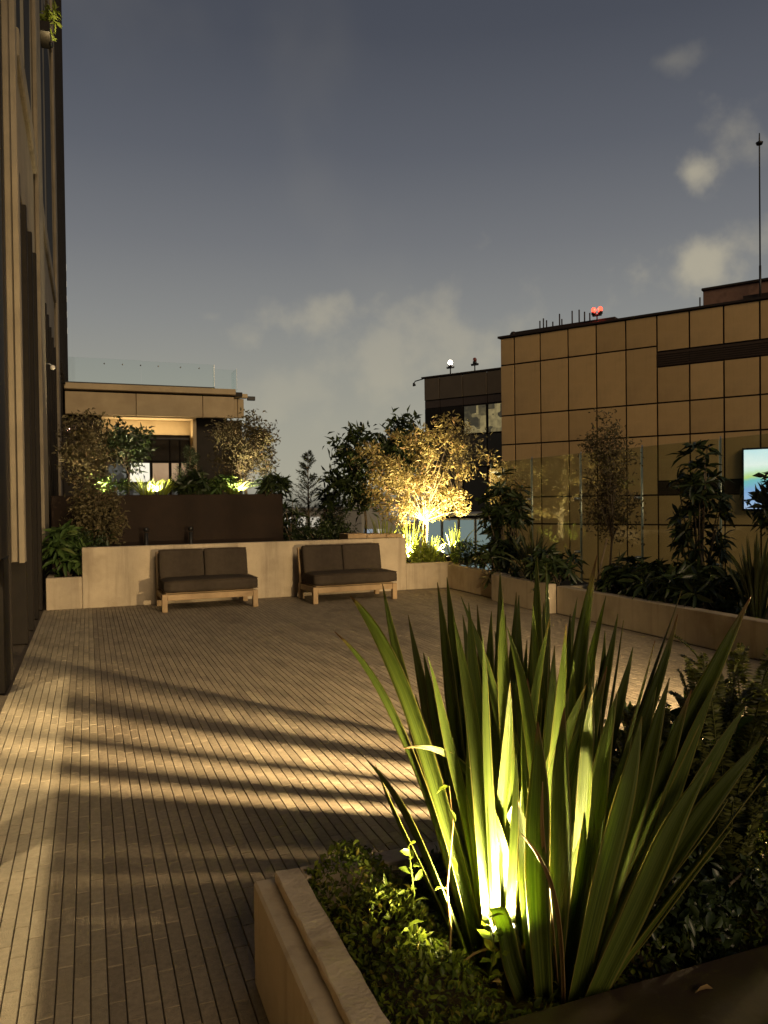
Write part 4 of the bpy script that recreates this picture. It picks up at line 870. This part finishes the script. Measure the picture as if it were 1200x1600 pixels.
for k in range(10): comb_blade(53.6 + k * 4, 53.6 + k * 4 + 2.7, .2)  # close blades added to thin the light evenly
for k in range(15): comb_blade(-34 + k * 4.5, -34 + k * 4.5 + 4.0 + .7, .46 + .02 * (k % 3), 1.7)
comb_blade(27, 32.5, .5)
bl = empty('bollard_light', (3.7, 1.99, .27), 0, 'lit garden bollard light beyond the right frame edge', 'bollard')
tubes('post', [([Vector((0, 0, -.2)), Vector((0, 0, .76))], .04)], M['black'], bl, 12); tubes('cap', [([Vector((0, 0, .86)), Vector((0, 0, .92)), Vector((0, 0, .93))], [.07, .07, .05])], M['black'], bl, 14)
tubes('diffuser', [([Vector((.0, 0, .765)), Vector((.0, 0, .775))], .03)], M['lens'], bl, 12)
l = bpy.data.lights.new('bollard_lamp', 'SPOT'); l.energy = 5600; l.color = (1, .71, .36); l.spot_size = R(150); l.spot_blend = 1; l.shadow_soft_size = .012
lo = bpy.data.objects.new('lamp', l); COL.objects.link(lo); lo.parent = bl; lo.location = (0, 0, .81); lo.rotation_euler = Vector((-math.cos(R(42)), math.sin(R(42)), -.28)).to_track_quat('-Z', 'Y').to_euler()

spotlight('garden_spotlight', 'spotlight hidden among the foreground flax leaves', (1.003, 1.745, .39), (.88, 1.84, 1.0), 600, (1, .80, .34), 168, .7, .025)

# ------------------------------------------------------------------ corner under the golden tree
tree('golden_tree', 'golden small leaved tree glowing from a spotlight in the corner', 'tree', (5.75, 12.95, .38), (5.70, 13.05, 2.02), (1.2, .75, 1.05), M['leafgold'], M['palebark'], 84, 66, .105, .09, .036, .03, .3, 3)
tree('magnolia_tree', 'dark large leaved tree left of the golden tree', 'tree', (5.1, 14.3, .74), (5.0, 14.35, 2.1), (.62, .5, .8), M['leafdark'], M['bark'], 48, 30, .12, .17, .065, .03, .2)
tree('magnolia_tree', 'dark large leaved tree rising behind the golden tree', 'tree', (5.95, 14.4, .4), (5.95, 14.5, 2.65), (.6, .5, .72), M['leafdark'], M['bark'], 50, 30, .12, .17, .065, .03, .2)
tree('slender_tree', 'thin dark twiggy tree in front of the dark wing', 'tree', (7.0, 14.0, .4), (7.0, 14.0, 2.6), (.5, .4, .75), M['leafolive'], M['bark'], 40, 22, .10, .09, .025, .022, .3)
def conifer(name, label, base, h, w, lm, seed):
    rr = np.random.default_rng(seed); t = empty(name, base, 0, label, 'tree'); items = [([Vector((0, 0, 0)), Vector((0, 0, h * .5)), Vector((0, 0, h))], [.03, .018, .004])]; P = []; D = []
    for i in range(70):
        u = rr.random() ** .8; z = .1 + u * (h - .12); a = rr.random() * 6.28; ln = w * (1 - u) ** .8 * (.55 + .6 * rr.random()) + .05; d = Vector((math.cos(a), math.sin(a), .75)); p0 = Vector((0, 0, z))
        items.append(([p0, p0 + d * ln * .6, p0 + d * ln], [.006, .004, .002]))
        for s in np.linspace(.2, 1, 16):
            q = p0 + d * ln * s
            for _ in range(2): P.append(tuple(q)); D.append(tuple(d * .8 + Vector(rr.normal(size=3) * .6)))
    tubes('trunk', items, M['bark'], t, 5); o = leaf_mesh('crown', P, D, .075, .012, lm, t); o['kind'] = 'stuff'
conifer('conifer_tree', 'small feathery conifer against the pale sky', (4.53, 16.4, .74), 1.9, .42, M['leafconifer'], 3)
conifer('conifer_tree', 'short dark conifer below the dark large leaved tree', (5.0, 16.0, .74), 1.05, .35, M['leafconifer'], 5)
whorl_shrub('columnar_shrub', 'narrow dark drooping shrub right of the feathery conifer', 'shrub', (4.62, 15.3, .74), (4.62, 15.3, 1.4), (.17, .17, .72), M['leafdark'], 26, .2, .05)
whorl_shrub('columnar_shrub', 'narrow dark shrub beside the raised planter corner', 'shrub', (3.75, 14.9, .74), (3.75, 14.9, 1.15), (.2, .2, .45), M['leafdark'], 18, .2, .05)
for k, (x, y_, lb) in enumerate(((3.9, 13.6, 'dark low bush behind the wall between the sofas'), (4.35, 14.2, 'dark low bush under the feathery conifer'), (4.7, 14.9, 'dark low bush behind the right sofa'), (4.0, 15.8, 'dark low bush behind the narrow shrub'))): shrub('low_bush', lb, 'bush', (x, y_, .74), (x, y_, .95), (.42, .35, .24), M['leafdark'], 30, 30, .08, .07, .03, group='dark bushes behind the sofa wall')
for k, (x, y_, h, lb) in enumerate(((5.5, 12.95, .95, 'lime lit grass clump at the left foot of the golden tree'), (5.58, 12.66, .6, 'lime lit grass clump in front of the golden trunk'), (5.76, 12.62, .55, 'bright lime grass clump beside the spotlight'), (6.32, 12.8, .75, 'lime lit grass clump at the right foot of the golden tree'), (5.1, 13.3, 1.05, 'tall lit reed clump behind the sofa wall end'))): flax('grass_clump', lb, (x, y_, .38), 34, h, .42, .022, M['leaflime'], 'lit grass clumps', 60 + k, cat='grass clump')
shrub('leafy_bush', 'lime lit small bush at the base of the golden tree', 'bush', (5.65, 12.6, .38), (5.62, 12.6, .55), (.42, .14, .16), M['leaflime'], 34, 24, .05, .07, .03)
shrub('leafy_bush', 'yellow green bush spilling over the corner wall', 'bush', (6.25, 12.1, .3), (6.2, 12.1, .58), (.3, .3, .24), M['leafgreen'], 30, 30, .06, .07, .022)
spotlight('garden_spotlight', 'glowing spotlight under the golden tree', (6.04, 12.50, .50), (5.9, 12.8, 2.0), 1150, (1, .77, .37), 115, .5, .03)
spotlight('garden_spotlight', 'second spotlight at the back of the golden tree', (5.32, 12.62, .5), (5.25, 13.6, 2.2), 1150, (1, .77, .37), 125, .5, .03)

tree('golden_tree', 'added small golden tree imitating a reflection in the glass', 'tree', (6.85, 11.75, .26), (6.85, 11.8, 1.75), (.36, .36, .5), M['leafgold'], M['palebark'], 34, 36, .1, .07, .03, .016, .3)  # added tree in place of the golden tree's reflection in the glass
# right hand planter row
whorl_shrub('schefflera_shrub', 'tall dark broad leaved shrub right of the golden tree', 'shrub', (6.45, 11.2, .26), (6.45, 11.2, 1.15), (.42, .42, .85), M['leafdark'], 60, .22, .06)
whorl_shrub('schefflera_shrub', 'low dark shrub spilling over the right corner wall', 'shrub', (6.15, 10.9, .26), (6.12, 10.8, .55), (.36, .42, .3), M['leafdark'], 34, .18, .05)
flax('flax_plant', 'dark flax fanning out behind the short planter wall', (6.15, 9.85, .26), 34, .95, .55, .045, M['leafflaxdark'], 'flax plants in the right planter', 71)
whorl_shrub('schefflera_shrub', 'dark shrub drooping over the long right planter wall', 'shrub', (6.15, 9.2, .26), (6.05, 9.15, .58), (.36, .36, .30), M['leafdark'], 34, .2, .055)
tree('slim_tree', 'slim olive brown tree in front of the glass balustrade', 'tree', (6.5, 8.55, .26), (6.6, 8.62, 1.78), (.34, .34, .9), M['leafolive'], M['bark'], 80, 48, .08, .055, .024, .018, .5)
tubes('stake', [([Vector((-.35, -.15, -.05)), Vector((0, 0, .75))], .013)], M['stake'], bpy.data.objects['slim_tree'], 6)
tt = whorl_shrub('leafy_column', 'dense dark leafy column tied to stakes before the balustrade', 'tree', (6.75, 7.15, .26), (6.8, 7.2, 1.35), (.30, .30, .95), M['leafdark'], 62, .19, .05)
for a in (0, 2.1, 4.2): tubes('stake', [([Vector((.42 * math.cos(a), .42 * math.sin(a), -.05)), Vector((0, 0, .8))], .012)], M['stake'], tt, 6)
for k, (x, y_, lb) in enumerate(((6.4, 8.0, 'dark strap leaved bush left end of the long right planter'), (6.35, 7.5, 'dark strap leaved bush under the slim olive tree'), (6.35, 7.0, 'dark strap leaved bush at the middle of the long right planter'), (6.4, 6.55, 'dark strap leaved bush left of the right hand flax'))): whorl_shrub('strap_bush', lb, 'bush', (x, y_, .26), (x, y_, .5), (.36, .34, .26), M['leafdark'], 30, .22, .05, 'bushes in the long right planter')
flax('flax_plant', 'upright flax at the right end of the long planter', (6.35, 5.95, .26), 44, .95, .42, .042, M['leafflaxdark'], 'flax plants in the right planter', 72)
flax('flax_plant', 'flax half cut by the right frame edge', (6.5, 5.4, .26), 36, .9, .4, .042, M['leafflaxdark'], 'flax plants in the right planter', 73)
tree('edge_tree', 'dark tree at the right frame edge before the screen', 'tree', (7.05, 6.05, .26), (7.0, 6.1, 1.55), (.30, .30, .5), M['leafdark'], M['bark'], 30, 20, .09, .16, .05, .02, .2)

# left corner and raised planter
whorl_shrub('schefflera_shrub', 'bright green broad leaved shrub at the tower foot', 'shrub', (-.33, 12.75, .42), (-.30, 12.72, .78), (.32, .36, .42), M['leafgreen'], 40, .24, .06)
shrub('olive_bush', 'brownish small leaved bush above the green shrub', 'bush', (.05, 13.6, .42), (.12, 13.7, 1.35), (.42, .36, .55), M['leafolive'], 80, 50, .09, .075, .032)
shrub('low_bush', 'dark bush between the tower and the sofa wall', 'bush', (-.1, 13.2, .42), (-.1, 13.2, .8), (.42, .4, .35), M['leafdark'], 40, 30, .08, .09, .04)
tree('olive_tree', 'twiggy olive tree nearest the tower on the raised planter', 'tree', (-.02, 15.6, 1.62), (.0, 15.6, 2.55), (.45, .42, .68), M['leafolive'], M['bark'], 80, 46, .11, .085, .036, .025, .3, 2)
tree('magnolia_tree', 'dark large leaved tree in the middle of the raised planter', 'tree', (.72, 15.7, 1.62), (.72, 15.75, 2.72), (.42, .4, .48), M['leafdark'], M['bark'], 36, 26, .10, .13, .06, .025, .2)
tree('olive_tree', 'rounded olive tree at the right end of the raised planter', 'tree', (2.9, 15.5, 1.62), (2.95, 15.55, 2.68), (.6, .5, .68), M['leafolive'], M['bark'], 95, 50, .11, .08, .036, .025, .3, 3)
for k, (x, y_, lb) in enumerate(((1.0, 15.0, 'bright lime grass clump beside the dark large leaved tree'), (1.3, 15.05, 'bright lime grass clump at the middle of the raised planter'), (2.65, 15.0, 'pale lit grass clump under the rounded olive tree'))): flax('grass_clump', lb, (x, y_, 1.62), 46, .52, .5, .02, M['leaflime'], 'lit grass clumps', 80 + k, cat='grass clump')
whorl_shrub('schefflera_shrub', 'dark bushy shrub hanging over the raised planter', 'shrub', (1.85, 15.0, 1.62), (1.85, 14.95, 1.85), (.34, .34, .32), M['leafdark'], 40, .2, .055)
conifer('conifer_tree', 'thin conifer sprig behind the dark bushy shrub', (1.9, 15.6, 1.62), 1.05, .28, M['leafconifer'], 9)
whorl_shrub('schefflera_shrub', 'lit broad leaved shrub left of the rounded olive tree', 'shrub', (2.42, 15.1, 1.62), (2.42, 15.1, 1.9), (.28, .26, .2), M['leafgreen'], 22, .18, .055)
whorl_shrub('palm_shrub', 'dark drooping palm like plant on the raised planter corner', 'shrub', (3.3, 14.9, 1.62), (3.38, 14.85, 1.85), (.36, .3, .16), M['leafdark'], 26, .26, .05)
shrub('low_bush', 'lit leafy bush at the tower end of the raised planter', 'bush', (.35, 15.0, 1.62), (.35, 15.0, 1.82), (.4, .3, .18), M['leafgreen'], 26, 24, .07, .09, .035)
spotlight('garden_spotlight', 'spotlight in the lime grass of the raised planter', (1.2, 14.85, 1.74), (1.0, 15.4, 2.8), 230, (1, .84, .5), 140, .5, .03)
spotlight('garden_spotlight', 'spotlight under the rounded olive tree', (2.75, 14.8, 1.74), (2.85, 15.4, 2.8), 260, (1, .84, .5), 140, .5, .03)
spotlight('garden_spotlight', 'spotlight at the tower end of the raised planter', (.3, 14.8, 1.74), (.1, 15.4, 2.8), 200, (1, .78, .42), 140, .5, .03)
